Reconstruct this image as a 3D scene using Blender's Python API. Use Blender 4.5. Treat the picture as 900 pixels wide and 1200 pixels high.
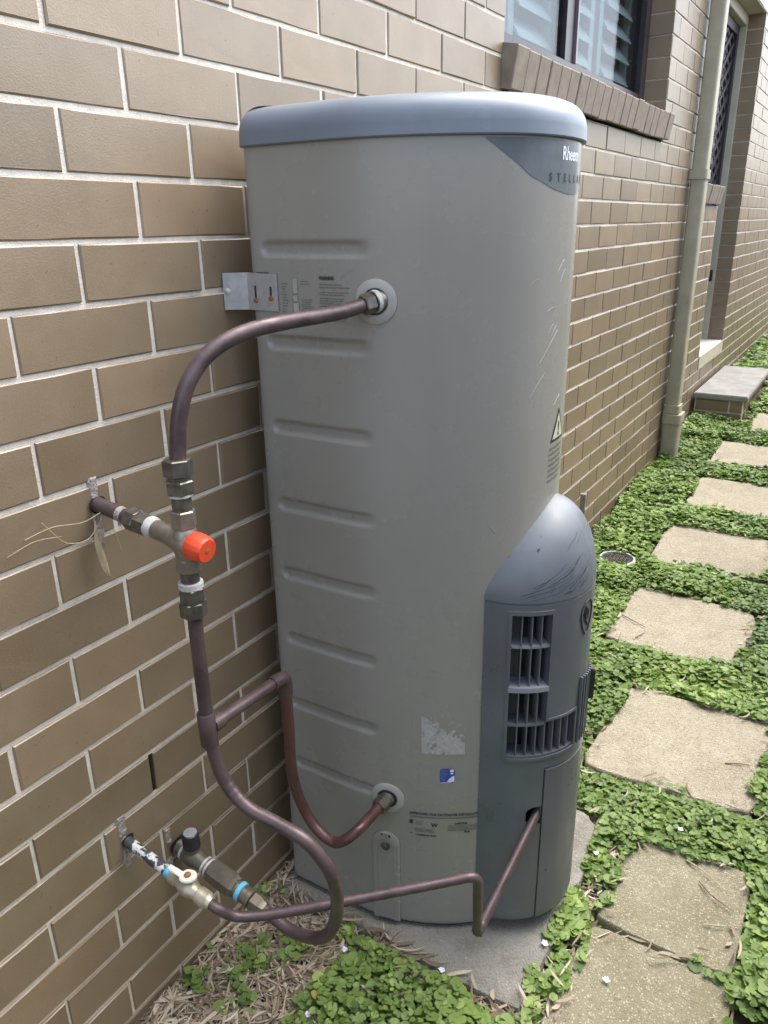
import bpy, bmesh, math, random
import numpy as np
from mathutils import Vector, Matrix
random.seed(7); RNG = np.random.default_rng(11)
S = bpy.context.scene
COL = S.collection
for o in list(bpy.data.objects): bpy.data.objects.remove(o)

# ------------------------------------------------------------------ camera
cam = bpy.data.objects.new('camera', bpy.data.cameras.new('camera')); COL.objects.link(cam)
right = Vector((0.85063507, 0.52554437, -0.01493639))
down = Vector((0.17172305, -0.30457423, -0.93688085))
fwd = Vector((-0.49692169, 0.79437879, -0.34932961))
CAM = Vector((0.96489723, -0.74606675, 1.4537625))
m = Matrix.Identity(4)
for i in range(3):
    m[i][0] = right[i]; m[i][1] = -down[i]; m[i][2] = -fwd[i]; m[i][3] = CAM[i]
cam.matrix_world = m
cam.data.sensor_fit = 'HORIZONTAL'; cam.data.sensor_width = 36.0
cam.data.lens = 907.987 / 900 * 36.0
cam.data.clip_start = 0.02; cam.data.clip_end = 500
S.camera = cam
S.render.resolution_x = 768; S.render.resolution_y = 1024

# ------------------------------------------------------------------ sky, sun, exposure
SUN_EL, SUN_AZ = math.radians(62), math.radians(25)      # azimuth from +Y towards +X
W = bpy.data.worlds.new('World'); S.world = W; W.use_nodes = True
nt = W.node_tree; nt.nodes.clear()
out = nt.nodes.new('ShaderNodeOutputWorld'); bg = nt.nodes.new('ShaderNodeBackground')
sky = nt.nodes.new('ShaderNodeTexSky'); sky.sky_type = 'NISHITA'; sky.sun_disc = False
sky.sun_elevation = SUN_EL; sky.sun_rotation = SUN_AZ
sky.air_density = 1.0; sky.dust_density = 3.0; sky.ozone_density = 1.0
mixw = nt.nodes.new('ShaderNodeMix'); mixw.data_type = 'RGBA'; mixw.inputs[0].default_value = 0.4
bw = nt.nodes.new('ShaderNodeRGBToBW')
nt.links.new(sky.outputs[0], bw.inputs[0])
nt.links.new(sky.outputs[0], mixw.inputs[6]); nt.links.new(bw.outputs[0], mixw.inputs[7])
nt.links.new(mixw.outputs[2], bg.inputs[0]); bg.inputs[1].default_value = 0.11
nt.links.new(bg.outputs[0], out.inputs[0])
sl = bpy.data.lights.new('sun', 'SUN'); sl.energy = 0.9; sl.angle = math.radians(75); sl.color = (1.0, 0.96, 0.90)
so = bpy.data.objects.new('sun', sl); COL.objects.link(so)
sd = Vector((math.sin(SUN_AZ)*math.cos(SUN_EL), math.cos(SUN_AZ)*math.cos(SUN_EL), math.sin(SUN_EL)))
so.rotation_euler = sd.to_track_quat('Z', 'Y').to_euler(); so.location = (4, 3, 8)
S.view_settings.view_transform = 'Standard'; S.view_settings.look = 'None'
S.view_settings.gamma = 1.0; S.view_settings.use_curve_mapping = False
S.view_settings.exposure = 2.5

# ------------------------------------------------------------------ materials
def nodes(name):
    mt = bpy.data.materials.new(name); mt.use_nodes = True
    t = mt.node_tree; b = t.nodes['Principled BSDF']
    return mt, t, b
def N(t, typ, **kw):
    n = t.nodes.new(typ)
    for k, v in kw.items():
        if k.startswith('i_'):
            key = k[2:]; key = int(key) if key.isdigit() else key.replace('_', ' ')
            n.inputs[key].default_value = v
        else: setattr(n, k, v)
    return n
def ramp(t, stops, src):
    r = t.nodes.new('ShaderNodeValToRGB'); e = r.color_ramp.elements
    while len(e) < len(stops): e.new(0.5)
    for el, (p, c) in zip(e, stops):
        el.position = p; el.color = (c[0], c[1], c[2], 1) if not isinstance(c, float) else (c, c, c, 1)
    t.links.new(src, r.inputs[0]); return r
def mixc(t, fac, a, b, mode='MIX'):
    n = t.nodes.new('ShaderNodeMix'); n.data_type = 'RGBA'; n.blend_type = mode
    for sock, v in ((n.inputs[0], fac), (n.inputs[6], a), (n.inputs[7], b)):
        if hasattr(v, 'is_linked') or hasattr(v, 'links'): t.links.new(v, sock)
        elif isinstance(v, (int, float)): sock.default_value = v
        else: sock.default_value = (v[0], v[1], v[2], 1)
    return n.outputs[2]
def coord(t, kind='Object', rnd=False):
    tc = N(t, 'ShaderNodeTexCoord'); o = tc.outputs[kind]
    if rnd:
        oi = N(t, 'ShaderNodeObjectInfo'); mu = N(t, 'ShaderNodeVectorMath', operation='MULTIPLY')
        cb = N(t, 'ShaderNodeCombineXYZ'); t.links.new(oi.outputs['Random'], cb.inputs[0]); t.links.new(oi.outputs['Random'], cb.inputs[1])
        mu.inputs[1].default_value = (37, 91, 0); t.links.new(cb.outputs[0], mu.inputs[0])
        ad = N(t, 'ShaderNodeVectorMath', operation='ADD'); t.links.new(o, ad.inputs[0]); t.links.new(mu.outputs[0], ad.inputs[1]); o = ad.outputs[0]
    return o
def noise(t, co, scale, detail=4, rough=0.6, stretch=None):
    if stretch:
        mp = N(t, 'ShaderNodeMapping'); mp.inputs['Scale'].default_value = stretch; t.links.new(co, mp.inputs[0]); co = mp.outputs[0]
    n = N(t, 'ShaderNodeTexNoise'); n.inputs['Scale'].default_value = scale; n.inputs['Detail'].default_value = detail; n.inputs['Roughness'].default_value = rough
    t.links.new(co, n.inputs['Vector']); return n.outputs['Fac']
def bump(t, b, h, strength, dist=0.001):
    bp = N(t, 'ShaderNodeBump'); bp.inputs['Strength'].default_value = strength; bp.inputs['Distance'].default_value = dist
    t.links.new(h, bp.inputs['Height']); t.links.new(bp.outputs[0], b.inputs['Normal']); return bp
def simple(name, c1, c2=None, scale=30, rough=0.5, metal=0.0, bmp=0.0, bscale=200, bdist=0.001, rnd=False, lo=0.35, hi=0.65, spec=None):
    mt, t, b = nodes(name); co = coord(t, 'Object', rnd)
    if c2:
        r = ramp(t, [(lo, c1), (hi, c2)], noise(t, co, scale)); t.links.new(r.outputs[0], b.inputs['Base Color'])
    else: b.inputs['Base Color'].default_value = (*c1, 1)
    b.inputs['Roughness'].default_value = rough; b.inputs['Metallic'].default_value = metal
    if spec is not None: b.inputs['Specular IOR Level'].default_value = spec
    if bmp: bump(t, b, noise(t, co, bscale, 3), bmp, bdist)
    return mt

def brick_mat():
    mt, t, b = nodes('brown_brick'); co = coord(t, 'Object', True)
    oi = N(t, 'ShaderNodeObjectInfo')
    geo = N(t, 'ShaderNodeNewGeometry')
    n1 = noise(t, co, 9, 3); n2 = noise(t, co, 420, 2); n3 = noise(t, co, 60, 4)
    base = ramp(t, [(0.3, (0.204, 0.151, 0.093)), (0.7, (0.244, 0.185, 0.119))], n1).outputs[0]
    var = ramp(t, [(0.0, (0.84, 0.82, 0.80)), (0.3, (0.97, 0.97, 0.97)), (0.7, (1.03, 1.02, 1.0)), (1.0, (1.16, 1.12, 1.10))], oi.outputs['Random']).outputs[0]
    c = mixc(t, 1.0, base, var, 'MULTIPLY')
    sp = ramp(t, [(0.60, (0, 0, 0)), (0.72, (1, 1, 1))], n2).outputs[0]
    c = mixc(t, mixv(t, sp, 0.30), c, (0.36, 0.30, 0.22))
    dk = ramp(t, [(0.66, (0, 0, 0)), (0.78, (1, 1, 1))], n3).outputs[0]
    c = mixc(t, mixv(t, dk, 0.35), c, (0.13, 0.095, 0.06))
    wco = N(t, 'ShaderNodeNewGeometry').outputs['Position']
    ws = ramp(t, [(0.50, (0, 0, 0)), (0.72, (1, 1, 1))], noise(t, wco, 3.2, 5, 0.65, (1, 1, 0.45))).outputs[0]
    c = mixc(t, mixv(t, ws, 0.30), c, (0.125, 0.098, 0.066))
    pt = ramp(t, [(0.70, (0, 0, 0)), (0.75, (1, 1, 1))], noise(t, co, 130, 2)).outputs[0]
    c = mixc(t, mixv(t, pt, 0.6), c, (0.085, 0.062, 0.04))
    t.links.new(c, b.inputs['Base Color']); b.inputs['Roughness'].default_value = 0.40
    b.inputs['Specular IOR Level'].default_value = 0.85
    bump(t, b, n2, 0.30, 0.0012)
    return mt
def mixv(t, src, k):
    n = N(t, 'ShaderNodeMath', operation='MULTIPLY'); n.inputs[1].default_value = k; t.links.new(src, n.inputs[0]); return n.outputs[0]
M = {}
M['brick'] = brick_mat()
M['mortar'] = simple('pale_mortar', (0.58, 0.53, 0.455), (0.70, 0.65, 0.575), 45, 0.95, 0, 0.6, 350, 0.002)
M['patch'] = simple('grey_cement_patch', (0.26, 0.235, 0.21), (0.42, 0.39, 0.35), 120, 0.95, 0, 1.0, 200, 0.004)
M['dark'] = simple('painted_recess_shade', (0.012, 0.011, 0.010), None, rough=0.9)  # near-black colour puts deep shade into gaps and recesses

def body_mat():
    mt, t, b = nodes('grey_beige_painted_steel'); co = coord(t)
    n = noise(t, co, 3.0, 3); st = noise(t, co, 9, 4, 0.6, (1, 1, 0.12))
    c = ramp(t, [(0.3, (0.262, 0.255, 0.226)), (0.7, (0.282, 0.275, 0.246))], n).outputs[0]
    s = ramp(t, [(0.5, (0, 0, 0)), (0.8, (1, 1, 1))], st).outputs[0]
    c = mixc(t, mixv(t, s, 0.30), c, (0.215, 0.21, 0.188))
    hz = ramp(t, [(0.56, (0, 0, 0)), (0.72, (1, 1, 1))], noise(t, co, 5.5, 5, 0.6)).outputs[0]
    c = mixc(t, mixv(t, hz, 0.06), c, (0.36, 0.37, 0.375))
    t.links.new(c, b.inputs['Base Color'])
    rr = ramp(t, [(0.3, 0.20), (0.7, 0.34)], noise(t, co, 6, 5)).outputs[0]; t.links.new(rr, b.inputs['Roughness'])
    bump(t, b, noise(t, co, 500, 2), 0.06, 0.0005)
    return mt
M['body'] = body_mat()
M['fit'] = simple('beige_plastic_fitting', (0.34, 0.335, 0.30), (0.39, 0.38, 0.34), 20, 0.42)
def plastic(name, c1, c2, r0, r1, scratch):
    mt, t, b = nodes(name); co = coord(t)
    c = ramp(t, [(0.3, c1), (0.7, c2)], noise(t, co, 7, 5)).outputs[0]
    sc = noise(t, co, 34, 3, 0.55, (5.0, 1.0, 2.0)); sm = noise(t, co, 9, 2)
    a = ramp(t, [(0.30, (1, 1, 1)), (0.345, (0, 0, 0))], sc).outputs[0]; a2 = ramp(t, [(0.50, (0, 0, 0)), (0.60, (1, 1, 1))], sm).outputs[0]
    mm = N(t, 'ShaderNodeMath', operation='MULTIPLY'); t.links.new(a, mm.inputs[0]); t.links.new(a2, mm.inputs[1])
    c = mixc(t, mixv(t, mm.outputs[0], scratch), c, (0.03, 0.032, 0.036))
    pale = ramp(t, [(0.62, (0, 0, 0)), (0.75, (1, 1, 1))], noise(t, co, 15, 5, 0.7)).outputs[0]
    c = mixc(t, mixv(t, pale, 0.18), c, tuple(min(1, x*1.7) for x in c2))
    t.links.new(c, b.inputs['Base Color'])
    rr = ramp(t, [(0.3, r0), (0.7, r1)], noise(t, co, 14, 4)).outputs[0]; t.links.new(rr, b.inputs['Roughness'])
    bump(t, b, noise(t, co, 300, 2), 0.08, 0.0006)
    return mt
M['lid'] = plastic('grey_lid_plastic', (0.138, 0.166, 0.203), (0.172, 0.202, 0.243), 0.30, 0.42, 0.1)
M['cover'] = plastic('dark_grey_cover_plastic', (0.096, 0.107, 0.120), (0.126, 0.139, 0.154), 0.25, 0.48, 0.35)
M['dome'] = plastic('weathered_grey_dome_plastic', (0.108, 0.124, 0.143), (0.140, 0.157, 0.178), 0.34, 0.58, 0.7)
M['slat'] = plastic('grille_plastic', (0.11, 0.118, 0.13), (0.15, 0.16, 0.175), 0.4, 0.5, 0.1)
M['ledge'] = plastic('pale_ledge_plastic', (0.22, 0.235, 0.265), (0.28, 0.295, 0.33), 0.4, 0.5, 0.1)  # ledges paler than the slats
M['decal'] = simple('slate_decal', (0.095, 0.110, 0.118), (0.150, 0.170, 0.182), 14, 0.28)
M['print'] = simple('black_print', (0.03, 0.03, 0.03), None, rough=0.6)
M['greyprint'] = simple('faded_grey_print', (0.13, 0.13, 0.12), None, rough=0.6)
M['whiteprint'] = simple('white_print', (0.75, 0.77, 0.8), None, rough=0.5)
M['cream'] = simple('pale_yellow_label', (0.50, 0.50, 0.36), None, rough=0.5)
M['blue'] = simple('blue_sticker', (0.03, 0.06, 0.34), (0.05, 0.09, 0.42), 60, 0.35)
M['residue'] = simple('torn_label_residue', (0.33, 0.328, 0.305), (0.44, 0.44, 0.42), 120, 0.85)

def copper_mat(name, c1, c2, c3, metal):
    mt, t, b = nodes(name); co = coord(t)
    c = ramp(t, [(0.3, c1), (0.7, c2)], noise(t, co, 24, 5)).outputs[0]
    dkp = ramp(t, [(0.50, (0, 0, 0)), (0.62, (1, 1, 1))], noise(t, co, 17, 6, 0.7)).outputs[0]
    c = mixc(t, mixv(t, dkp, 0.55), c, tuple(q*.55 for q in c1))
    f = ramp(t, [(0.64, (0, 0, 0)), (0.70, (1, 1, 1))], noise(t, co, 160, 4, 0.7)).outputs[0]
    c = mixc(t, mixv(t, f, 0.45), c, c3)
    t.links.new(c, b.inputs['Base Color']); b.inputs['Metallic'].default_value = metal
    rr = ramp(t, [(0.3, 0.30), (0.7, 0.54)], noise(t, co, 40, 4)).outputs[0]; t.links.new(rr, b.inputs['Roughness'])
    bump(t, b, noise(t, co, 220, 4), 0.18, 0.001)
    return mt
M['copper'] = copper_mat('weathered_copper', (0.080, 0.054, 0.056), (0.115, 0.082, 0.084), (0.22, 0.18, 0.18), 0.3)
M['copper_red'] = copper_mat('reddish_copper', (0.095, 0.045, 0.042), (0.13, 0.065, 0.060), (0.19, 0.12, 0.115), 0.3)
M['nut'] = simple('dark_tarnished_brass', (0.10, 0.095, 0.082), (0.20, 0.185, 0.155), 60, 0.38, 0.7, 0.3, 200)
M['brass'] = simple('dull_nickel_brass', (0.27, 0.25, 0.21), (0.36, 0.33, 0.28), 50, 0.38, 0.75, 0.15, 200)
M['bronze'] = simple('olive_bronze_valve', (0.13, 0.118, 0.088), (0.18, 0.16, 0.12), 40, 0.45, 0.5, 0.2, 150)
M['gasvalve'] = simple('pale_brass_valve', (0.40, 0.36, 0.26), (0.52, 0.48, 0.38), 40, 0.4, 0.55, 0.15, 150)
M['lever'] = simple('white_lever', (0.66, 0.63, 0.55), (0.74, 0.71, 0.64), 60, 0.5)
M['orange'] = simple('orange_plastic', (0.66, 0.060, 0.022), (0.74, 0.080, 0.028), 30, 0.42)
M['black'] = simple('black_plastic', (0.015, 0.016, 0.018), (0.03, 0.03, 0.033), 40, 0.4)
M['white'] = simple('white_tape', (0.42, 0.41, 0.385), (0.58, 0.57, 0.54), 90, 0.7)
M['lightblue'] = simple('light_blue_band', (0.10, 0.42, 0.62), (0.14, 0.5, 0.7), 60, 0.5)
M['paintpipe'] = simple('flaking_painted_pipe', (0.05, 0.055, 0.058), (0.62, 0.62, 0.60), 55, 0.6, 0, 0.5, 200, 0.002, lo=0.53, hi=0.58)
M['galv'] = simple('galvanised_steel', (0.42, 0.44, 0.47), (0.52, 0.54, 0.57), 70, 0.42, 0.6)
M['rust'] = simple('rust', (0.20, 0.08, 0.025), (0.40, 0.17, 0.04), 200, 0.9)
M['frame'] = simple('dark_brown_aluminium', (0.030, 0.022, 0.028), (0.045, 0.034, 0.04), 30, 0.35, 0.2)
M['sash'] = simple('mauve_grey_sash_edge', (0.16, 0.14, 0.16), None, rough=0.35)
M['shutter'] = simple('white_shutter', (0.40, 0.41, 0.41), (0.45, 0.46, 0.46), 20, 0.45)
M['pipe'] = simple('beige_painted_downpipe', (0.335, 0.305, 0.225), (0.39, 0.36, 0.27), 12, 0.5)
M['jamb'] = simple('cream_door_frame', (0.42, 0.40, 0.32), (0.48, 0.46, 0.37), 12, 0.5)
M['lattice'] = simple('black_lattice', (0.018, 0.014, 0.022), None, rough=0.5)
M['backing'] = simple('pale_door_panel', (0.78, 0.76, 0.76), None, rough=0.6)
M['room'] = simple('dim_room_plaster', (0.30, 0.29, 0.27), None, rough=0.9)
M['sillbrick'] = simple('grey_brown_sill_brick', (0.205, 0.165, 0.128), (0.265, 0.215, 0.17), 25, 0.8, 0, 0.5, 200, 0.002, rnd=True)
M['thresh'] = simple('white_threshold', (0.52, 0.49, 0.45), (0.60, 0.57, 0.53), 15, 0.6)
M['greenedge'] = simple('mossy_painted_edge', (0.42, 0.40, 0.28), (0.52, 0.49, 0.36), 25, 0.7)
M['timber'] = simple('weathered_timber', (0.20, 0.17, 0.15), (0.30, 0.27, 0.24), 60, 0.9, 0, 0.4, 150, 0.002)

def concrete_mat(name, a, bcol, stain, agg=0.0, aggc=(0.62, 0.55, 0.42), rnd=False, moss=0.0, aggs=190):
    mt, t, b = nodes(name); co = coord(t, 'Object', rnd)
    c = ramp(t, [(0.3, a), (0.7, bcol)], noise(t, co, 11, 5)).outputs[0]
    s = ramp(t, [(0.46, (0, 0, 0)), (0.60, (1, 1, 1))], noise(t, co, 6.5, 6, 0.7)).outputs[0]
    c = mixc(t, mixv(t, s, 0.7), c, stain)
    h = noise(t, co, 260, 4)
    if agg:
        v = N(t, 'ShaderNodeTexVoronoi'); v.inputs['Scale'].default_value = aggs; v.inputs['Randomness'].default_value = 1.0; t.links.new(co, v.inputs['Vector'])
        st = ramp(t, [(0.32, (1, 1, 1)), (0.55, (0, 0, 0))], v.outputs['Distance']).outputs[0]
        sep = N(t, 'ShaderNodeSeparateColor'); t.links.new(v.outputs['Color'], sep.inputs[0])
        cc = ramp(t, [(0.0, (0.10, 0.08, 0.05)), (0.35, (0.22, 0.185, 0.13)), (0.75, aggc), (1.0, (0.52, 0.48, 0.38))], sep.outputs[0]).outputs[0]
        c = mixc(t, mixv(t, st, agg), c, cc)
        h = mixc(t, 0.8, h, st)
    if moss:
        ms = ramp(t, [(0.46, (0, 0, 0)), (0.62, (1, 1, 1))], noise(t, co, 8, 5, 0.7)).outputs[0]
        c = mixc(t, mixv(t, ms, moss), c, (0.15, 0.14, 0.06))
    t.links.new(c, b.inputs['Base Color']); b.inputs['Roughness'].default_value = 0.9
    bump(t, b, h, 0.5, 0.003)
    return mt
M['slab'] = concrete_mat('grey_concrete', (0.205, 0.20, 0.175), (0.28, 0.27, 0.24), (0.125, 0.115, 0.080), 0.3, (0.25, 0.24, 0.21))
M['paver'] = concrete_mat('exposed_aggregate', (0.290, 0.260, 0.190), (0.345, 0.312, 0.234), (0.255, 0.226, 0.160), 0.65, (0.41, 0.368, 0.272), True, 0.0, 190)
M['paver_moss'] = concrete_mat('mossy_exposed_aggregate', (0.205, 0.186, 0.122), (0.255, 0.232, 0.160), (0.17, 0.156, 0.096), 0.7, (0.38, 0.345, 0.245), True, 0.25, 235)
M['step'] = concrete_mat('pale_step_concrete', (0.24, 0.235, 0.22), (0.30, 0.29, 0.275), (0.20, 0.19, 0.175))
M['soil'] = simple('dark_soil', (0.055, 0.042, 0.028), (0.11, 0.085, 0.055), 30, 0.95, 0, 0.8, 120, 0.006)

def attr_mat(name, stops, rough, transl=None, spec=0.4):
    mt, t, b = nodes(name); at = N(t, 'ShaderNodeAttribute', attribute_name='rnd')
    c = ramp(t, stops, at.outputs['Fac']).outputs[0]
    t.links.new(c, b.inputs['Base Color']); b.inputs['Roughness'].default_value = rough; b.inputs['Specular IOR Level'].default_value = spec
    if transl:
        tr = N(t, 'ShaderNodeBsdfTranslucent'); mul = mixc(t, 1.0, c, (1.3, 1.5, 0.7), 'MULTIPLY'); t.links.new(mul, tr.inputs[0])
        mx = N(t, 'ShaderNodeMixShader'); mx.inputs[0].default_value = transl
        t.links.new(b.outputs[0], mx.inputs[1]); t.links.new(tr.outputs[0], mx.inputs[2]); t.links.new(mx.outputs[0], t.nodes['Material Output'].inputs[0])
    return mt
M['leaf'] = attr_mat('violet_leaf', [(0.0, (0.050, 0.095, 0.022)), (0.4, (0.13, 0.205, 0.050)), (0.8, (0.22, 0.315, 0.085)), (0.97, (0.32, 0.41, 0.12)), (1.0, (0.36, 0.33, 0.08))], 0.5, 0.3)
M['litter'] = attr_mat('dry_leaf_litter', [(0.0, (0.09, 0.065, 0.042)), (0.35, (0.22, 0.17, 0.115)), (0.7, (0.35, 0.29, 0.21)), (1.0, (0.48, 0.42, 0.33))], 0.75, None, 0.25)
M['twig'] = simple('brown_twig', (0.10, 0.065, 0.04), (0.22, 0.16, 0.11), 60, 0.8)
M['straw'] = simple('dry_straw', (0.34, 0.27, 0.16), (0.44, 0.36, 0.23), 60, 0.7)
M['petal'] = simple('pale_violet_petal', (0.62, 0.58, 0.80), (0.78, 0.77, 0.88), 200, 0.6)
def glass_mat():
    mt, t, b = nodes('window_glass'); t.nodes.remove(b)
    tr = N(t, 'ShaderNodeBsdfTransparent'); tr.inputs[0].default_value = (0.70, 0.76, 0.78, 1)
    gl = N(t, 'ShaderNodeBsdfGlossy'); gl.inputs['Roughness'].default_value = 0.02
    mx = N(t, 'ShaderNodeMixShader'); mx.inputs[0].default_value = 0.1; t.links.new(tr.outputs[0], mx.inputs[1]); t.links.new(gl.outputs[0], mx.inputs[2])
    t.links.new(mx.outputs[0], t.nodes['Material Output'].inputs[0]); return mt
M['glass'] = glass_mat()

# ------------------------------------------------------------------ helpers
class MB:
    def __init__(s): s.v = []; s.f = []
    def add(s, vs, fs):
        o = len(s.v); s.v += [tuple(v) for v in vs]; s.f += [tuple(i + o for i in f) for f in fs]; return s
    def box(s, lo, hi, mtx=None):
        x0, y0, z0 = lo; x1, y1, z1 = hi
        vs = [(x0,y0,z0),(x1,y0,z0),(x1,y1,z0),(x0,y1,z0),(x0,y0,z1),(x1,y0,z1),(x1,y1,z1),(x0,y1,z1)]
        if mtx: vs = [mtx @ Vector(v) for v in vs]
        return s.add(vs, [(0,3,2,1),(4,5,6,7),(0,1,5,4),(1,2,6,5),(2,3,7,6),(3,0,4,7)])
    def rings(s, rings, cap0=True, cap1=True, closed=True):
        n = len(rings[0]); vs = [p for r in rings for p in r]; fs = []
        for i in range(len(rings)-1):
            for j in range(n if closed else n-1):
                k = (j+1) % n; fs.append((i*n+j, i*n+k, (i+1)*n+k, (i+1)*n+j))
        if cap0: fs.append(tuple(range(n-1, -1, -1)))
        if cap1: fs.append(tuple((len(rings)-1)*n + j for j in range(n)))
        return s.add(vs, fs)
    def lathe(s, p0, axis, prof, seg=24, flat=0):
        """prof: list of (distance along axis, radius); seg=6 makes a hexagon"""
        a = Vector(axis).normalized(); u = a.orthogonal().normalized(); w = a.cross(u); p0 = Vector(p0)
        rs = [[p0 + a*d + (u*math.cos(2*math.pi*j/seg+flat) + w*math.sin(2*math.pi*j/seg+flat))*r for j in range(seg)] for d, r in prof]
        return s.rings(rs)
    def tube(s, pts, r, seg=14, caps=True):
        pts = [Vector(p) for p in pts]; rs = []; u = None
        for i, p in enumerate(pts):
            t = (pts[min(i+1, len(pts)-1)] - pts[max(i-1, 0)]).normalized()
            u = t.orthogonal().normalized() if u is None else (u - t*u.dot(t)).normalized()
            w = t.cross(u); rr = r[i] if isinstance(r, (list, tuple)) else r
            rs.append([p + (u*math.cos(2*math.pi*j/seg) + w*math.sin(2*math.pi*j/seg))*rr for j in range(seg)])
        return s.rings(rs, caps, caps)
    def mesh(s, name, smooth=False, angle=40):
        me = bpy.data.meshes.new(name); me.from_pydata(s.v, [], s.f); me.validate(); me.update()
        bm = bmesh.new(); bm.from_mesh(me); bmesh.ops.recalc_face_normals(bm, faces=bm.faces); bm.to_mesh(me); bm.free()
        if smooth:
            me.polygons.foreach_set('use_smooth', [True]*len(me.polygons))
            try: me.set_sharp_from_angle(angle=math.radians(angle))
            except Exception: pass
        return me
    def build(s, name, mat, parent=None, smooth=False, angle=40, bevel=0.0):
        me = s.mesh(name, smooth, angle)
        if bevel:
            bm = bmesh.new(); bm.from_mesh(me); bmesh.ops.bevel(bm, geom=bm.edges[:], offset=bevel, segments=2, affect='EDGES', clamp_overlap=True); bm.to_mesh(me); bm.free()
        return link(name, me, mat, parent)
def link(name, me, mat, parent=None):
    o = bpy.data.objects.new(name, me)
    if mat and not me.materials: me.materials.append(M[mat] if isinstance(mat, str) else mat)
    COL.objects.link(o)
    if parent: o.parent = parent
    return o
def empty(name, loc=(0, 0, 0)):
    o = bpy.data.objects.new(name, None); o.empty_display_size = 0.1; o.location = loc; COL.objects.link(o); return o
def root(name, label, cat, group=None, loc=(0,0,0)):
    o = empty(name, loc); return tag(o, label, cat, group)
def tag(o, label=None, cat=None, group=None, kind=None):
    if label: o['label'] = label
    if cat: o['category'] = cat
    if group: o['group'] = group
    if kind: o['kind'] = kind
    return o
def spline(pts, n=10):
    P = [np.array(p, float) for p in pts]; P = [2*P[0]-P[1]] + P + [2*P[-1]-P[-2]]; o = []
    for i in range(1, len(P)-2):
        p0, p1, p2, p3 = P[i-1:i+3]
        d1 = max(np.linalg.norm(p1-p0), 1e-6)**.5; d2 = max(np.linalg.norm(p2-p1), 1e-6)**.5; d3 = max(np.linalg.norm(p3-p2), 1e-6)**.5
        m1 = (p1-p0)/d1 - (p2-p0)/(d1+d2) + (p2-p1)/d2; m2 = (p2-p1)/d2 - (p3-p1)/(d2+d3) + (p3-p2)/d3
        m1, m2 = m1*d2, m2*d2
        for k in range(n):
            t = k/n; o.append((2*t**3-3*t*t+1)*p1 + (t**3-2*t*t+t)*m1 + (-2*t**3+3*t*t)*p2 + (t**3-t*t)*m2)
    o.append(P[-2]); return o
def fillet(pts, rad, n=8):
    """polyline with rounded corners; rad a number or one per inner corner"""
    P = [Vector(p) for p in pts]; o = [P[0]]
    for i in range(1, len(P)-1):
        r = rad[i-1] if isinstance(rad, (list, tuple)) else rad
        a = (P[i-1]-P[i]); b = (P[i+1]-P[i]); la, lb = a.length, b.length; a.normalize(); b.normalize()
        ang = a.angle(b); d = min(r/math.tan(ang/2), la*.49, lb*.49)
        s, e = P[i]+a*d, P[i]+b*d
        for k in range(n+1):
            t = k/n; o.append(s*(1-t)**2 + P[i]*2*t*(1-t) + e*t*t)
    o.append(P[-1]); return o
def resample(pts, step):
    P = [Vector(p) for p in pts]; o = [P[0].copy()]; acc = 0
    for a, b in zip(P, P[1:]):
        L = (b-a).length
        if L < 1e-9: continue
        d = step-acc
        while d <= L: o.append(a.lerp(b, d/L)); d += step
        acc = L-(d-step)
    o.append(P[-1]); return o
def hash2(ix, iy, k=0):
    h = np.sin(ix*127.1+iy*311.7+k*74.7)*43758.5453; return h-np.floor(h)
def vnoise(x, y, k=0):
    x = np.asarray(x, float); y = np.asarray(y, float); ix, iy = np.floor(x), np.floor(y); fx, fy = x-ix, y-iy
    fx = fx*fx*(3-2*fx); fy = fy*fy*(3-2*fy)
    return (hash2(ix,iy,k)*(1-fx)+hash2(ix+1,iy,k)*fx)*(1-fy)+(hash2(ix,iy+1,k)*(1-fx)+hash2(ix+1,iy+1,k)*fx)*fy

def gz(y): return np.interp(y, [1.2, 2, 3, 4, 4.8, 6, 9], [0, .03, .075, .13, .19, .26, .28])

def bed(x, y):
    """soil heaped up round the heater slab"""
    x = np.asarray(x, float); y = np.asarray(y, float)
    return .026*np.clip((.66-x)/.05, 0, 1)*np.clip((1.0-y)/.2, 0, 1)*np.clip((y+.6)/.3, 0, 1)
# ------------------------------------------------------------------ ground
gx = np.concatenate([[-60, -10, -1], np.linspace(-.3, 2.4, 40), [4, 12, 60]]); gy = np.concatenate([[-60, -10], np.linspace(-2, 10, 110), [20, 80]])
gb = MB(); vs = []
for yy in gy:
    for xx in gx:
        vs.append((xx, yy, float(gz(yy)) + float(bed(xx, yy)) + 0.012*(float(vnoise(xx*9, yy*9, 3))-.5)*(1 if -.3 <= xx <= 2.4 else 0)))
nx = len(gx)
gb.add(vs, [(j*nx+i, j*nx+i+1, (j+1)*nx+i+1, (j+1)*nx+i) for j in range(len(gy)-1) for i in range(nx-1)])
tag(gb.build('ground', 'soil', None, True), kind='structure')

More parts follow.
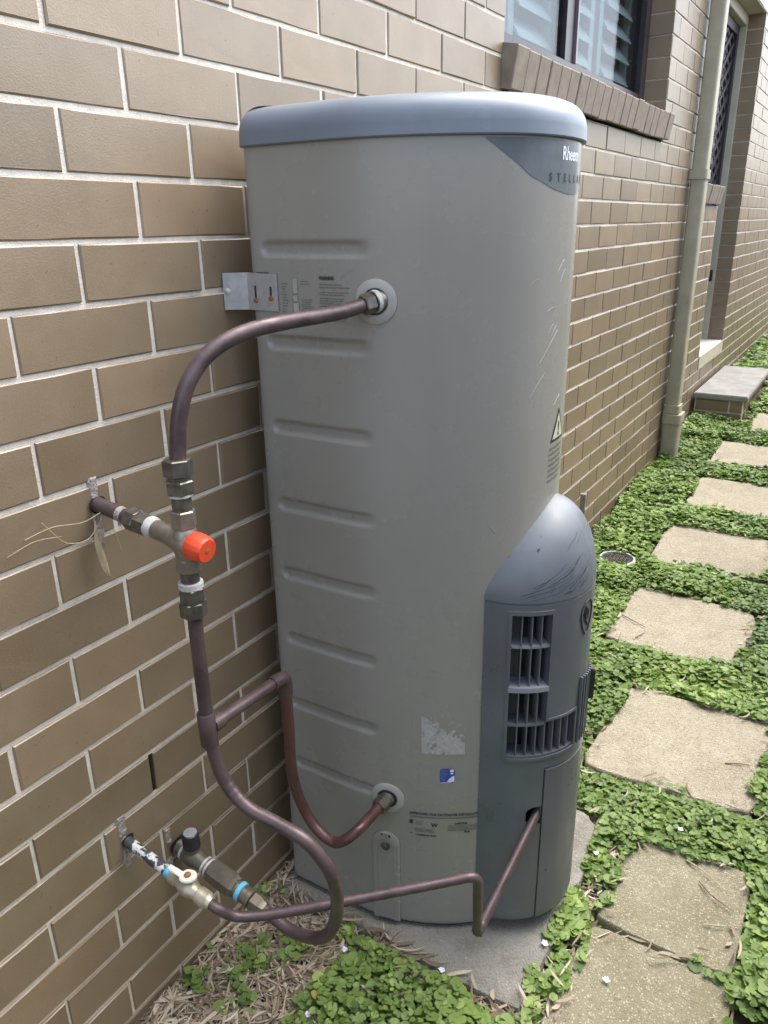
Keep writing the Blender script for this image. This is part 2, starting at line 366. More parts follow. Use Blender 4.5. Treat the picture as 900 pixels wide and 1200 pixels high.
# ------------------------------------------------------------------ brick house
house = root('brick_house', 'brown brick house wall with pale mortar joints, window and door along the path', 'house')
CH, BL, BH, JT = 0.086, 0.24, 0.0785, 0.00375
ZJ = lambda k: 1.78 - k*CH
YA, YB = -0.96, 12.0
OPEN = [(1.44, 3.24, 1.78, 2.726), (4.06, 4.82, 1.522, 2.726), (4.82, 5.70, 0.49, 2.726)]     # window, screened sidelight, door
SLOT = (-0.006, 0.006, ZJ(15)+.004, ZJ(14)-.004)                                            # open perpend joint
HOLES = [SLOT]
ybr = sorted(set([YA, YB] + [v for o in OPEN+HOLES for v in o[:2]] + list(np.arange(YA, YB, .48)))); zbr = sorted(set([-.3, 3.0] + [v for o in OPEN+HOLES for v in o[2:]]))
wb = MB()
for y0, y1 in zip(ybr, ybr[1:]):
    for z0, z1 in zip(zbr, zbr[1:]):
        if y1-y0 < 1e-6 or z1-z0 < 1e-6: continue
        cy_, cz_ = (y0+y1)/2, (z0+z1)/2
        if any(o[0] < cy_ < o[1] and o[2] < cz_ < o[3] for o in OPEN+HOLES): continue
        wb.add([(-.0035,y0,z0),(-.0035,y1,z0),(-.0035,y1,z1),(-.0035,y0,z1)], [(0,1,2,3)])
# mortar returns of the reveals, cavities behind the holes
for y, z0, z1, d in [(3.2485, 1.78, 2.726, .11), (5.7065, .49, 2.726, .11), (1.4365, 1.78, 2.726, .11)]:
    wb.add([(-.0035,y,z0),(-.0035,y,z1),(-d,y,z1),(-d,y,z0)], [(0,1,2,3)])
wall = wb.build('wall', 'mortar', house)
cv = MB()
for h in HOLES:
    y0, y1, z0, z1 = h; d = -.09
    for q in ([(-.0036,y0,z0),(-.0036,y1,z0),(d,y1,z0),(d,y0,z0)], [(-.0036,y0,z1),(-.0036,y1,z1),(d,y1,z1),(d,y0,z1)], [(-.0036,y0,z0),(-.0036,y0,z1),(d,y0,z1),(d,y0,z0)], [(-.0036,y1,z0),(-.0036,y1,z1),(d,y1,z1),(d,y1,z0)], [(d,y0,z0),(d,y1,z0),(d,y1,z1),(d,y0,z1)]):
        cv.add(q, [(0,1,2,3)])
cv.build('wall_cavity', 'dark', wall)
# bricks: shared meshes by length
bcache = {}
def brick_geo(L, H=BH, D=.108, c=.0020, jit=.0007):
    ny = 4 if L > .15 else 2
    def ring(x, i, q):
        P = [(i+(L-2*i)*k/ny, i) for k in range(ny)] + [(L-i, i), (L-i, H/2)] + [(L-i-(L-2*i)*k/ny, H-i) for k in range(ny)] + [(i, H-i), (i, H/2)]
        return [(x+random.uniform(-q, q)*.4, y+random.uniform(-q, q), z+random.uniform(-q, q)) for y, z in P]
    b = MB(); b.rings([ring(-D, 0, 0), ring(-c, 0, jit*.5), ring(0, c, jit)]); return b
def brick_mesh(L):
    k = (round(L, 3), random.randrange(7) if L > .2 else 0)
    if k not in bcache:
        me = brick_geo(k[0]).mesh('brick'); me.materials.append(M['brick']); bcache[k] = me
    return bcache[k]
def project(p):
    d = Vector(p)-CAM; z = d.dot(fwd)
    if z < .05: return None
    return 450+907.987*d.dot(right)/z, 600+907.987*d.dot(down)/z, z
HEAT = [(284,150),(684,130),(683,200),(655,580),(692,660),(690,760),(672,1010),(560,1085),(375,1045),(300,420)]
def inpoly(x, y, P):
    r = False; j = len(P)-1
    for i in range(len(P)):
        if (P[i][1] > y) != (P[j][1] > y) and x < (P[j][0]-P[i][0])*(y-P[i][1])/(P[j][1]-P[i][1])+P[i][0]: r = not r
        j = i
    return r
cand = []
for k in range(-12, 22):
    z0 = ZJ(k+1)+JT; zc = z0+BH/2; par = k % 2
    i = int(YA/.12)-2
    if (i-par) % 2: i += 1
    while i*.12 < YB:
        segs = [(i*.12+JT, (i+2)*.12-JT)]
        for (a, b, c, d) in OPEN:
            if c-.02 < zc < d+.02:
                ns = []
                for s, e in segs:
                    if e <= a or s >= b: ns.append((s, e))
                    else:
                        if s < a: ns.append((s, a))
                        if e > b: ns.append((b, e))
                segs = ns
        for s, e in segs:
            if e-s > .02: cand.append((s, e, z0))
        i += 2
scored = []
for s, e, z0 in cand:
    vis = 0; area = 0
    pr = [project((0, y, z0+BH*q)) for y in (s, (s+e)/2, e) for q in (.1, .9)]
    if all(pr):
        vis = sum(1 for p in pr if -5 < p[0] < 905 and -5 < p[1] < 1205 and not inpoly(p[0], p[1], HEAT))
        area = (e-s)*907/pr[2][2]*BH*907/pr[2][2]*min(1, abs(CAM.x)/pr[2][2])
    scored.append((area if vis else -1, s, e, z0))
scored.sort(key=lambda q: -q[0])
HOT = []
def pierced(s, e, z0):
    return [h for h in HOT if s < h[1] and e > h[0] and z0 < h[3] and z0+BH > h[2]]
restb = MB(); nind = 0
for a, s, e, z0 in scored:
    jx, jy, jz = random.uniform(-.0012, .0012), random.uniform(-.0012, .0012), random.uniform(-.001, .001)
    hs = pierced(s, e, z0)
    pieces = [(s, e, z0, BH)]
    if hs:                                    # brick chipped out around a pipe: left and right remainders
        h = hs[0]; pieces = []
        if h[0]-s > .02: pieces.append((s, h[0]-.001, z0, BH))
        if e-h[1] > .02: pieces.append((h[1]+.001, e, z0, BH))
    for (s2, e2, zz, hh) in pieces:
        if a > 0 and nind < 296:
            o = link('brick', brick_mesh(e2-s2), None, wall); o.location = (jx, s2+jy, zz+jz)
            o.rotation_euler = (random.uniform(-.003, .003), random.uniform(-.006, .006), random.uniform(-.004, .004)); nind += 1
        else:
            g = brick_geo(e2-s2); restb.add([(x+jx, y+s2+jy, z+zz+jz) for x, y, z in g.v], g.f)
tag(restb.build('brickwork', 'brick', wall), kind='stuff')
# cement patches where pipes leave the wall
def patch(y0, y1, z0, z1, name='cement_patch'):
    b = MB(); n, k = 5, 10; vs = []
    for j in range(k+1):
        for i in range(n+1):
            e = min(i, n-i, j, k-j); yy = y0+(y1-y0)*i/n+random.uniform(-.001, .001); zz = z0+(z1-z0)*j/k+random.uniform(-.001, .001)
            vs.append((-.002 + (0.003+random.uniform(0, .0025) if e else -.002), yy, zz))
    b.add(vs, [(j*(n+1)+i, j*(n+1)+i+1, (j+1)*(n+1)+i+1, (j+1)*(n+1)+i) for j in range(k) for i in range(n)])
    return b.build(name, 'patch', wall, True)
patch(-.043, -.024, 1.066, 1.103); patch(-.045, -.024, .985, 1.050)
patch(-.092, -.070, .455, .50); patch(-.090, -.072, .385, .430); patch(.004, .02, .362, .40); patch(.002, .016, .29, .335); patch(.046, .060, .31, .36)
for py_, pz_, pr_ in ((-.0335, 1.0575, .0150), (-.0765, .4445, .0125), (.0310, .3460, .0205)):
    MB().rings([[(x, py_+r*math.cos(t)*(1+.12*math.sin(3*t)), pz_+r*math.sin(t)*(1+.15*math.cos(2*t))) for t in np.linspace(0, 2*math.pi, 19)[:-1]] for x, r in ((.0045, pr_), (.0052, pr_*.7))], False, True).build('pipe_gap_shade', 'dark', wall)  # dark disc on the whole wall, painted shade of the gap round each pipe
# rear room so that nothing shines through the openings
rb = MB(); x0, x1, y0, y1, z0, z1 = -3.0, -.13, YA, YB, -.3, 3.0
for q in ([(x0,y0,z0),(x0,y1,z0),(x0,y1,z1),(x0,y0,z1)], [(x0,y0,z0),(0,y0,z0),(0,y0,z1),(x0,y0,z1)], [(x0,y1,z0),(0,y1,z0),(0,y1,z1),(x0,y1,z1)], [(x0,y0,z1),(0,y0,z1),(0,y1,z1),(x0,y1,z1)], [(x0,y0,z0),(0,y0,z0),(0,y1,z0),(x0,y1,z0)]):
    rb.add(q, [(0,1,2,3)])
rb.build('room', 'room', house)

# window
FX = -.115
wf = MB()
wf.box((FX-.05, 1.44, 1.94), (FX+.012, 1.50, 2.726)); wf.box((FX-.05, 3.165, 1.94), (FX+.012, 3.24, 2.726))
wf.box((FX-.05, 1.50, 1.94), (FX+.010, 3.165, 1.975)); wf.box((FX-.05, 1.50, 2.67), (FX+.010, 3.165, 2.726))
wf.box((FX-.045, 2.20, 1.975), (FX+.006, 2.285, 2.67))
win = wf.build('window', 'frame', house, bevel=.002)
MB().box((FX-.03, 2.286, 1.976), (FX+.016, 2.302, 2.669)).build('sash_edge', 'sash', win)
for a, b in ((1.50, 2.20), (2.302, 3.165)):
    MB().box((FX-.014, a, 1.975), (FX-.010, b, 2.67)).build('pane', 'glass', win)
def shutter(y0, y1, zb, zt):
    sb = MB(); x = -.185; w = .05
    sb.box((x-.014, y0, zb), (x+.014, y0+w, zt)); sb.box((x-.014, y1-w, zb), (x+.014, y1, zt)); sb.box((x-.013, y0+w, zb), (x+.013, y1-w, zb+.07))
    sb.build('shutter_frame', 'shutter', win, bevel=.002)
    z = zb+.115
    lm = None
    while z < zt:
        if lm is None:
            lb = MB(); L = y1-y0-2*w-.004; ring = lambda yy: [(.052*math.cos(a)*math.cos(.9)-.006*math.sin(a)*math.sin(.9), yy, -.052*math.cos(a)*math.sin(.9)-.006*math.sin(a)*math.cos(.9)) for a in np.linspace(0, 2*math.pi, 13)[:-1]]
            lb.rings([ring(0), ring(L)]); lm = lb.mesh('louvre_blade', True, 60); lm.materials.append(M['shutter'])
        o = link('louvre_blade', lm, None, win); o.location = (x, y0+w+.002, z); z += .083
for a, b in ((1.46, 1.83), (1.84, 2.24), (2.25, 2.68), (2.74, 3.2)): shutter(a, b, 1.93, 2.72)

# window sills: bricks on edge, tipped forward
def sill(y0, y1, ztop, n, xf, name='window_sill'):
    bed = MB(); rot = Matrix.Rotation(math.radians(10), 4, 'Y')
    T = Matrix.Translation((xf, 0, ztop)) @ rot
    bed.box((-.20, y0+.004, -.104), (-.006, y1-.004, -.004), T)
    sl_ = bed.build(name, 'patch', house)
    pitch = (y1-y0)/n
    me = None
    for i in range(n):
        if me is None:
            b = MB(); w = pitch-.0045; c = .003
            def ring(x, k): return [(x, k, -.106+k), (x, w-k, -.106+k), (x, w-k, -k), (x, k, -k)]
            b.rings([ring(-.22, 0), ring(-c, 0), ring(0, c)]); me = b.mesh('sill_brick'); me.materials.append(M['sillbrick'])
        o = link('sill_brick', me, None, sl_)
        o.matrix_local = Matrix.Translation((xf+random.uniform(-.003, .003), y0+i*pitch+.002, ztop+random.uniform(-.002, .002))) @ rot @ Matrix.Rotation(random.uniform(-.01, .01), 4, 'X')
    return sl_
sill(1.425, 3.235, 1.888, 21, .045)
sill(4.06, 4.80, 1.634, 9, .035, 'sidelight_sill')

# door with lattice screen
db = MB()
db.box((-.20, 5.665, .58), (-.108, 5.70, 2.726)); db.box((-.20, 4.06, 2.66), (-.108, 5.665, 2.726)); db.box((-.20, 4.80, .58), (-.13, 4.845, 2.66)); db.box((-.20, 4.06, 1.60), (-.13, 4.10, 2.66))
door = db.build('door', 'jamb', house, bevel=.003)
MB().box((-.196, 5.60, .6), (-.150, 5.664, 2.655)).build('door_stile', 'lattice', door)
MB().box((-.196, 4.846, 2.60), (-.150, 5.599, 2.655)).build('door_rail', 'lattice', door)
def lattice(y0, y1, z0, z1, x):
    b = MB(); py, pz = .17, .105; w = .0145; t = .006
    ny = int((y1-y0)/py)+2; nz = int((z1-z0)/pz)+2
    for sgn in (1, -1):
        for i in range(-nz*2, ny+nz*2):
            # wavy expanded-metal strand running diagonally
            ya = y0+i*py; pts = []
            for j in range(2*nz+1):
                yy = ya+sgn*j*py/2; zz = z0+j*pz/2
                pts.append((yy, zz))
            for (ya_, za_), (yb_, zb_) in zip(pts, pts[1:]):
                if min(ya_, yb_) < y0-.001 or max(ya_, yb_) > y1+.001 or zb_ > z1+.001: continue
                d = math.hypot(yb_-ya_, zb_-za_); ny_, nz_ = -(zb_-za_)/d*w, (yb_-ya_)/d*w
                xx = x+(.003 if sgn > 0 else -.003)
                b.add([(xx-t, ya_-ny_, za_-nz_), (xx-t, yb_-ny_, zb_-nz_), (xx-t, yb_+ny_, zb_+nz_), (xx-t, ya_+ny_, za_+nz_), (xx, ya_-ny_, za_-nz_), (xx, yb_-ny_, zb_-nz_), (xx, yb_+ny_, zb_+nz_), (xx, ya_+ny_, za_+nz_)], [(4,5,6,7),(0,1,5,4),(3,2,6,7),(0,1,2,3)])
    return b
lattice(4.10, 4.80, 1.64, 2.66, -.15).build('lattice_screen', 'lattice', door)
lattice(4.845, 5.61, .62, 2.62, -.165).build('lattice_screen', 'lattice', door)
MB().box((-.215, 4.10, 1.60), (-.205, 5.66, 2.70)).build('door_leaf', 'backing', door)
MB().box((-.216, 4.85, .58), (-.206, 5.66, 1.598)).build('door_leaf', 'backing', door)
MB().box((-.15, 5.50, 1.02), (-.10, 5.53, 1.10)).build('door_handle', 'frame', door, bevel=.004)
th = MB().box((-.22, 4.825, .492), (-.0005, 5.695, .582)).build('threshold', 'thresh', house, bevel=.004)
MB().box((-.0004, 4.822, .494), (.004, 5.70, .579)).build('threshold_edge', 'greenedge', th)
MB().box((-.15, 4.0, 2.727), (-.0045, 5.75, 2.80)).build('door_head', 'jamb', house)

# ------------------------------------------------------------------ downpipe
dp = root('downpipe', 'beige painted rectangular downpipe fixed to the brick wall between window and door', 'downpipe')
def rrect(x0, x1, y0, y1, z, r=.012, n=4):
    o = []
    for cx, cy, a0 in ((x1-r, y1-r, 0), (x0+r, y1-r, 90), (x0+r, y0+r, 180), (x1-r, y0+r, 270)):
        for i in range(n+1):
            a = math.radians(a0+90*i/n); o.append((cx+r*math.cos(a), cy+r*math.sin(a), z))
    return o
MB().rings([rrect(.012, .088, 3.855, 3.945, z) for z in (.36, 3.0)]).build('pipe_shaft', 'pipe', dp, True)
MB().rings([rrect(-.002, .095, 3.848, 3.952, z, .014) for z in (1.645, 1.69)]).build('pipe_clip', 'pipe', dp, True)
MB().rings([rrect(.006, .096, 3.847, 3.953, z, .014) for z in (.40, .445)]).build('collar', 'pipe', dp, True)
MB().rings([rrect(.004, .112, 3.835, 3.965, .395, .02), rrect(.004, .112, 3.835, 3.965, .34, .02), rrect(.008, .106, 3.84, 3.96, .335, .02), rrect(.012, .100, 3.845, 3.955, .05, .02)]).build('drain_socket', 'pipe', dp, True)

# ------------------------------------------------------------------ step
st = root('concrete_step', 'pale concrete door step on a low brick base below the threshold', 'step')
MB().box((.012, 4.715, .322), (.347, 5.885, .36)).build('tread', 'step', st, bevel=.006)
base = MB().box((.022, 4.735, .05), (.322, 5.865, .3215)).build('step_base', 'mortar', st)
for (xa, xb, za, zb) in ((.03, .235, .245, .318), (.245, .318, .245, .318), (.03, .10, .16, .236), (.11, .318, .16, .236)):
    b = MB().box((xa, 4.729, za), (xb, 4.79, zb)); b.build('brick', 'brick', base, bevel=.003)
for i in range(5):
    MB().box((.26, 4.80+i*.212, .245), (.327, 4.80+i*.212+.20, .318)).build('brick', 'brick', base, bevel=.003)
    MB().box((.26, 4.80+i*.212, .16), (.327, 4.80+i*.212+.20, .236)).build('brick', 'brick', base, bevel=.003)

# ------------------------------------------------------------------ pavers
PAV = [  # corners (near-left, far-left, far-right, near-right) in plan, label, material, height
 ([(.650,.21),(.662,.556),(.955,.552),(.958,.21)], 'speckled mossy square paver nearest the camera, lowest in the picture', 'paver_moss', .030),
 ([(.661,.568),(.672,.845),(.945,.880),(.948,.564)], 'mossy speckled paver beside the heater slab, split from the nearest one by a dark joint', 'paver_moss', .028),
 ([(.472,1.049),(.483,1.497),(.925,1.503),(.918,1.072)], 'large tan paver right behind the heater grille with one dark twig on it', 'paver', .030),
 ([(.318,1.746),(.318,2.195),(.782,2.165),(.786,1.730)], 'tan paver with a group of twigs on its near left corner', 'paver', .030),
 ([(.306,2.446),(.298,2.878),(.755,2.878),(.785,2.426)], 'tan stepping paver beside the round drain grate', 'paver', .030),
 ([(.306,3.150),(.295,3.572),(.735,3.568),(.755,3.100)], 'tan stepping paver third from the door step', 'paver', .030),
 ([(.300,3.802),(.275,4.244),(.70,4.200),(.74,3.800)], 'tan stepping paver second from the door step', 'paver', .030),
 ([(.405,4.486),(.380,4.906),(.80,4.86),(.85,4.46)], 'far tan paver beside the door step at the right picture edge', 'paver', .030)]
for pts, lab, mt, h in PAV:
    # subdivide the outline and roughen it, with a chamfered arris
    ol = []
    for i in range(4):
        a, b = np.array(pts[i]), np.array(pts[(i+1) % 4])
        for k in range(8): ol.append(a+(b-a)*k/8+RNG.normal(0, .0009, 2))
    c = np.mean(ol, 0)
    ol = [p + (c-p)*.06*max(0, 1-min(np.linalg.norm(p-np.array(q)) for q in pts)/.05) for p in ol]
    def ring(z, s): return [(p[0]+(c[0]-p[0])*s, p[1]+(c[1]-p[1])*s, float(gz(p[1]))+z) for p in ol]
    b = MB(); b.rings([ring(-.03, 0), ring(h-.006, 0), ring(h-.002, .008), ring(h, .02)])
    o = b.build('paver', mt, None, True, 30); tag(o, lab, 'paver', 'stepping pavers along the wall')

# ------------------------------------------------------------------ unseen paling fence, added across the path to shade the lower wall
fence = empty('added_shade_fence', (1.62, 0, 0)); tag(fence, kind='structure')
for z in (.35, .95, 1.5): MB().box((.022, -4, z), (.062, 11, z+.07)).build('fence_rail', 'timber', fence)
pal = MB()
for i in range(143):
    y = -4+i*.105; h = 1.75+random.uniform(-.012, .012)+float(gz(y)); pal.box((random.uniform(-.003, .003), y, -.05), (.016, y+.100, h))
tag(pal.build('paling', 'timber', fence), kind='stuff')
for i in range(7): MB().box((.063, -4+i*2.45, -.1), (.14, -3.91+i*2.45, 1.72)).build('fence_post', 'timber', fence)

# ------------------------------------------------------------------ heater slab
ol = [(.03,.255),(.30,.262),(.612,.270),(.618,.50),(.612,.74),(.592,.82),(.55,.852),(.30,.86),(.03,.86)]
pl = []
for a, b in zip(ol, ol[1:]+ol[:1]):
    for k in range(6): pl.append(np.array(a)+(np.array(b)-np.array(a))*k/6+RNG.normal(0, .0022, 2))
c = np.mean(pl, 0); ring = lambda z, s: [(p[0]+(c[0]-p[0])*s, p[1]+(c[1]-p[1])*s, z) for p in pl]
b = MB(); b.rings([ring(-.05, 0), ring(.040, 0), ring(.047, .008), ring(.050, .025)])
tag(b.build('concrete_slab', 'slab', None, True, 30), 'grey stained concrete slab under the water heater', 'slab')

# ------------------------------------------------------------------ water heater
heater = root('water_heater', 'tall grey outdoor water heater with rounded front, blue-grey lid and vented cover', 'water heater', loc=(0, 0, 0))
CY = .54
BH_ = [(.050,.226),(.0525,.236),(.062,.240),(.10,.240),(.16,.240),(.22,.2398),(.262,.2370),(.302,.2290),(.342,.2165),(.385,.1985),(.424,.176),(.455,.153),(.480,.127),(.499,.096),(.511,.062),(.517,.030),(.5185,.0)]
hp = np.array(spline(BH_, 12))
hs = np.concatenate([[0], np.cumsum(np.hypot(*np.diff(hp, axis=0).T))]); HA = hs[-1]
def P_body(a, z, off=0.0):
    """point on the casing, a = arc length from the rear left edge round to the front (and on to the right side)"""
    sg = -1
    if a > HA: a = 2*HA-a; sg = 1
    a = min(max(a, 0), HA); x = np.interp(a, hs, hp[:,0]); s = np.interp(a, hs, hp[:,1])
    e = .004; x1, x2 = np.interp([a-e, a+e], hs, hp[:,0]); s1, s2 = np.interp([a-e, a+e], hs, hp[:,1])
    tx, ts = x2-x1, s2-s1; l = math.hypot(tx, ts) or 1; nx_, ns = -ts/l, tx/l
    return (x+nx_*off, CY+sg*(s+ns*off), z)
def a_of_y(y): return float(np.interp(-(CY-y), -hp[:,1], hs)) if y <= CY else 2*HA-a_of_y(2*CY-y)
def a_of_x(x): return float(np.interp(x, hp[:,0], hs))
RIBS = [1.417, 1.266, 1.117, .970, .830, .688, .538, .391]
def rib(x, z):
    d = 0
    for i, zc in enumerate(RIBS):
        if abs(z-zc) < .03:
            xc0, xc1 = .092, .268; hw = .0105
            dx = max(xc0-x, 0, x-xc1); r = math.hypot(dx, z-zc)/hw
            d = max(d, min(1, max(0, 1.55-1.1*r)))
    return -.0052*d*d*(3-2*d)
zs = sorted(set(np.round(np.concatenate([[.062, .066, .072], np.arange(.08, 1.575, .02), [1.575]] + [np.arange(zc-.018, zc+.0181, .003) for zc in RIBS]), 4)))
acol = sorted(set(np.round(np.concatenate([np.linspace(0, .03, 8), np.linspace(.03, .06, 12), np.linspace(.06, .25, 20), np.linspace(.25, .28, 10), np.linspace(.28, HA, 46)]), 5)))
bb = MB(); rings = []
for z in zs:
    off0 = -.004 if z < .065 else (-.001 if z < .07 else 0)
    r = []
    for a in acol:
        x = np.interp(a, hs, hp[:,0]); r.append(P_body(a, z, off0+(rib(x, z) if x < .30 else 0)))
    for a in acol[-2::-1]: r.append(P_body(2*HA-a, z, off0))
    rings.append(r)
bb.rings(rings); bb.build('casing', 'body', heater, True, 50)
# rear seam strip and base ring
MB().tube([P_body(.002, z, .0015) for z in (.07, 1.57)], .0022, 6).build('seam', 'lid', heater, True)
rr = []
for z in (.0505, .064):
    rr.append([P_body(a, z, -.012) for a in np.linspace(0, 2*HA, 90)])
MB().rings(rr).build('base_ring', 'black', heater)
# lid
def ringo(z, off, n=150): return [P_body(a, z, off) for a in np.linspace(0, 2*HA, n)]
lr = [ringo(1.571, -.006), ringo(1.571, .0055), ringo(1.573, .0072)]
for k in range(1, 4): lr.append(ringo(1.573+.0055*k, .0072-.0002*k))
for k in range(0, 11):
    t = math.radians(90*k/10); lr.append(ringo(1.590+.040*math.sin(t), .0066-.040*(1-math.cos(t))))
def inset(z, s): 
    cx = .27; return [(cx+(p[0]-cx)*s, CY+(p[1]-CY)*s, z) for p in lr_last]
lr_last = lr[-1]
for s, z in ((.8, 1.6325), (.5, 1.635), (.2, 1.636)): lr.append(inset(z, s))
MB().rings(lr).build('lid', 'lid', heater, True, 35)

# front cover -----------------------------------------------------
CH_ = [(.462,.149),(.496,.1425),(.528,.130),(.557,.110),(.579,.0855),(.595,.060),(.6045,.030),(.608,0)]
cp = np.array(spline(CH_, 12)); cs = np.concatenate([[0], np.cumsum(np.hypot(*np.diff(cp, axis=0).T))]); CA = cs[-1]
def P_cov(a, z, off=0.0):
    sg = -1
    if a > CA: a = 2*CA-a; sg = 1
    a = min(max(a, 0), CA); x = np.interp(a, cs, cp[:,0]); s = np.interp(a, cs, cp[:,1])
    e = .004; x1, x2 = np.interp([max(a-e, 0), min(a+e, CA)], cs, cp[:,0]); s1, s2 = np.interp([max(a-e, 0), min(a+e, CA)], cs, cp[:,1])
    tx, ts = x2-x1, s2-s1; l = math.hypot(tx, ts) or 1
    if a >= CA-1e-6: tx, ts, l = 0, -1, 1
    return (x-ts/l*off, CY+sg*(s+tx/l*off), z)
ZS = .826                                     # seam between dome and lower cover
def arch(y):
    q = min(1, (.568-y)/.177 if y < .568 else (y-.568)/.121); return .83+.150*(1-q**1.75)**.62
DT = math.radians(75)
def dome_pt(xb, xc, za, t):
    t *= DT; return ZS+(za-ZS)*math.sin(t)/math.sin(DT), xb+(xc-xb)*max(0, (math.cos(t)-math.cos(DT))/(1-math.cos(DT)))**.8
db = MB(); nv, na = 18, 81; vs = []
for i in range(na):
    a = 2*CA*i/(na-1); x, y, _ = P_cov(a, 0); s = abs(y-CY); xb = np.interp(-s, -hp[:,1], hp[:,0])-.001; za = arch(y)
    for j in range(nv):
        z, xx = dome_pt(xb, x, za, j/(nv-1))
        vs.append((xx, y, z))
db.add(vs, [(i*nv+j, (i+1)*nv+j, (i+1)*nv+j+1, i*nv+j+1) for i in range(na-1) for j in range(nv-1)])
# rolled lower lip of the dome
vs = []
for i in range(na):
    a = 2*CA*i/(na-1); vs += [P_cov(a, ZS), P_cov(a, ZS-.003, -.001), P_cov(a, ZS-.003, -.012)]
db.add(vs, [(i*3+j, (i+1)*3+j, (i+1)*3+j+1, i*3+j+1) for i in range(na-1) for j in range(2)])
dome = db.build('cover_dome', 'dome', heater, True, 35)
# screw hole on the dome
MB().lathe((.5335, .452, .912), (.55, -.65, .5), [(0, .004), (.004, .004), (.004, .0025)], 12).build('dome_screw', 'black', dome)

# lower cover shell with openings, (a, z) grid
ZB = .088
G_COL = (.050, .122, .499, .803)              # tall vent column: a0, a1, z0, z1
G_EXT = (.122, .196, .499, .578)              # low vent to its right
G_FIN = (.205, .300, .499, .640)              # fins round the front
HOLE = (.094, .126, .336, .380)
def in_open(a, z):
    for (a0, a1, z0, z1) in (G_COL, G_EXT):
        if a0 < a < a1 and z0 < z < z1: return True
    a0, a1, z0, z1 = HOLE
    if a0 < a < a1 and z0 < z < z1:
        ca, cz, ra = a1, (z0+z1)/2, (a1-a0)
        return ((a-ca)/ra)**4+((z-cz)/((z1-z0)/2))**4 < 1.0
    return False
av = sorted(set(np.round(np.concatenate([np.linspace(0, 2*CA, 90), [G_COL[0], G_COL[1], G_EXT[1]], np.linspace(HOLE[0], HOLE[1], 14), [.1262, .1285]]), 5)))
zv = sorted(set(np.round(np.concatenate([[ZB, ZB+.004, ZB+.012], np.linspace(ZB+.03, .8225, 24), [G_COL[2], G_COL[3], G_EXT[3], .4665, .469], np.linspace(HOLE[2], HOLE[3], 16)]), 5)))
def shell(off, cond, inner=True):
    b = MB(); ia = {}
    def vid(i, j, k):
        if (i, j, k) not in ia:
            o = off if k == 0 else off-.004
            if zv[j] <= ZB+.0045: o -= .005 if zv[j] <= ZB+.001 else .0015
            ia[(i, j, k)] = len(b.v); b.v.append(P_cov(av[i], zv[j], o))
        return ia[(i, j, k)]
    occ = {}
    for i in range(len(av)-1):
        for j in range(len(zv)-1):
            am, zm = (av[i]+av[i+1])/2, (zv[j]+zv[j+1])/2
            occ[i, j] = cond(am, zm) and not in_open(am, zm)
    for (i, j), o in occ.items():
        if not o: continue
        b.f.append((vid(i,j,0), vid(i+1,j,0), vid(i+1,j+1,0), vid(i,j+1,0)))
        b.f.append((vid(i,j,1), vid(i,j+1,1), vid(i+1,j+1,1), vid(i+1,j,1)))
        for di, dj, p, q in ((-1,0,(i,j),(i,j+1)), (1,0,(i+1,j+1),(i+1,j)), (0,-1,(i+1,j),(i,j)), (0,1,(i,j+1),(i+1,j+1))):
            if not occ.get((i+di, j+dj), False):
                b.f.append((vid(*p,0), vid(*q,0), vid(*q,1), vid(*p,1)))
    return b
PA, PZ = .1285, .4665                         # removable front panel: right of PA, below PZ
cover = shell(0, lambda a, z: not (a > .1262 and z < .469)).build('front_cover', 'cover', heater, True, 35)
shell(.0022, lambda a, z: a > PA and z < PZ).build('lower_front_panel', 'cover', cover, True, 35)
# added black sheet standing in for the shade behind the vents
ib = MB(); vs = []
for a in np.linspace(.01, 2*CA-.01, 40): vs += [P_cov(a, .10, -.052), P_cov(a, .815, -.052)]
ib.add(vs, [(2*i, 2*i+2, 2*i+3, 2*i+1) for i in range(39)]); ib.build('vent_shade_sheet', 'black', heater, True)
# grille frame, slats, shelves
def cbox(a0, a1, z0, z1, o0, o1, n=None):
    n = n or max(1, int((a1-a0)/.008)); b = MB()
    rs = [[P_cov(a, z0, o0), P_cov(a, z0, o1), P_cov(a, z1, o1), P_cov(a, z1, o0)] for a in np.linspace(a0, a1, n+1)]
    return b.rings(rs)
gf = MB()
for q in ((.044, .050, .493, .811), (.122, .1265, .578, .811), (.050, .122, .803, .811), (.050, .196, .492, .499), (.196, .201, .492, .582), (.1265, .196, .578, .583)):
    g = cbox(*q, -.03, .0025); gf.add(g.v, g.f)
grille = gf.build('grille', 'cover', heater, True, 35)
def slat(a, z0, z1, t=.0022, o0=-.036, o1=-.002): cbox(a-t/2, a+t/2, z0, z1, o0, o1, 1).build('slat', 'slat', grille)
for a in (.068, .0865, .1045): slat(a, .499, .803)
for a in (.1225, .1405, .159, .1775): slat(a, .499, .578, .0026)
for z, mt, o1 in ((.738, 'ledge', -.002), (.572, 'slat', -.002), (.501, 'slat', -.001)):
    cbox(.050, .122, z-.003, z+.002, -.038, o1).build('shelf', mt, grille)
cbox(.0475, .124, .645, .656, -.038, .0035).build('shelf', 'ledge', grille, bevel=.0008)
cbox(.122, .196, .498, .503, -.038, -.001).build('shelf', 'slat', grille)
for i in range(9):
    a = .206+i*.011
    cbox(a, a+.004, .497, .645-.002*i, .0005, .006, 1).build('fin', 'cover', cover, bevel=.0008)
cbox(.262, .272, .565, .632, .001, .015, 2).build('cover_latch', 'black', cover, bevel=.002)
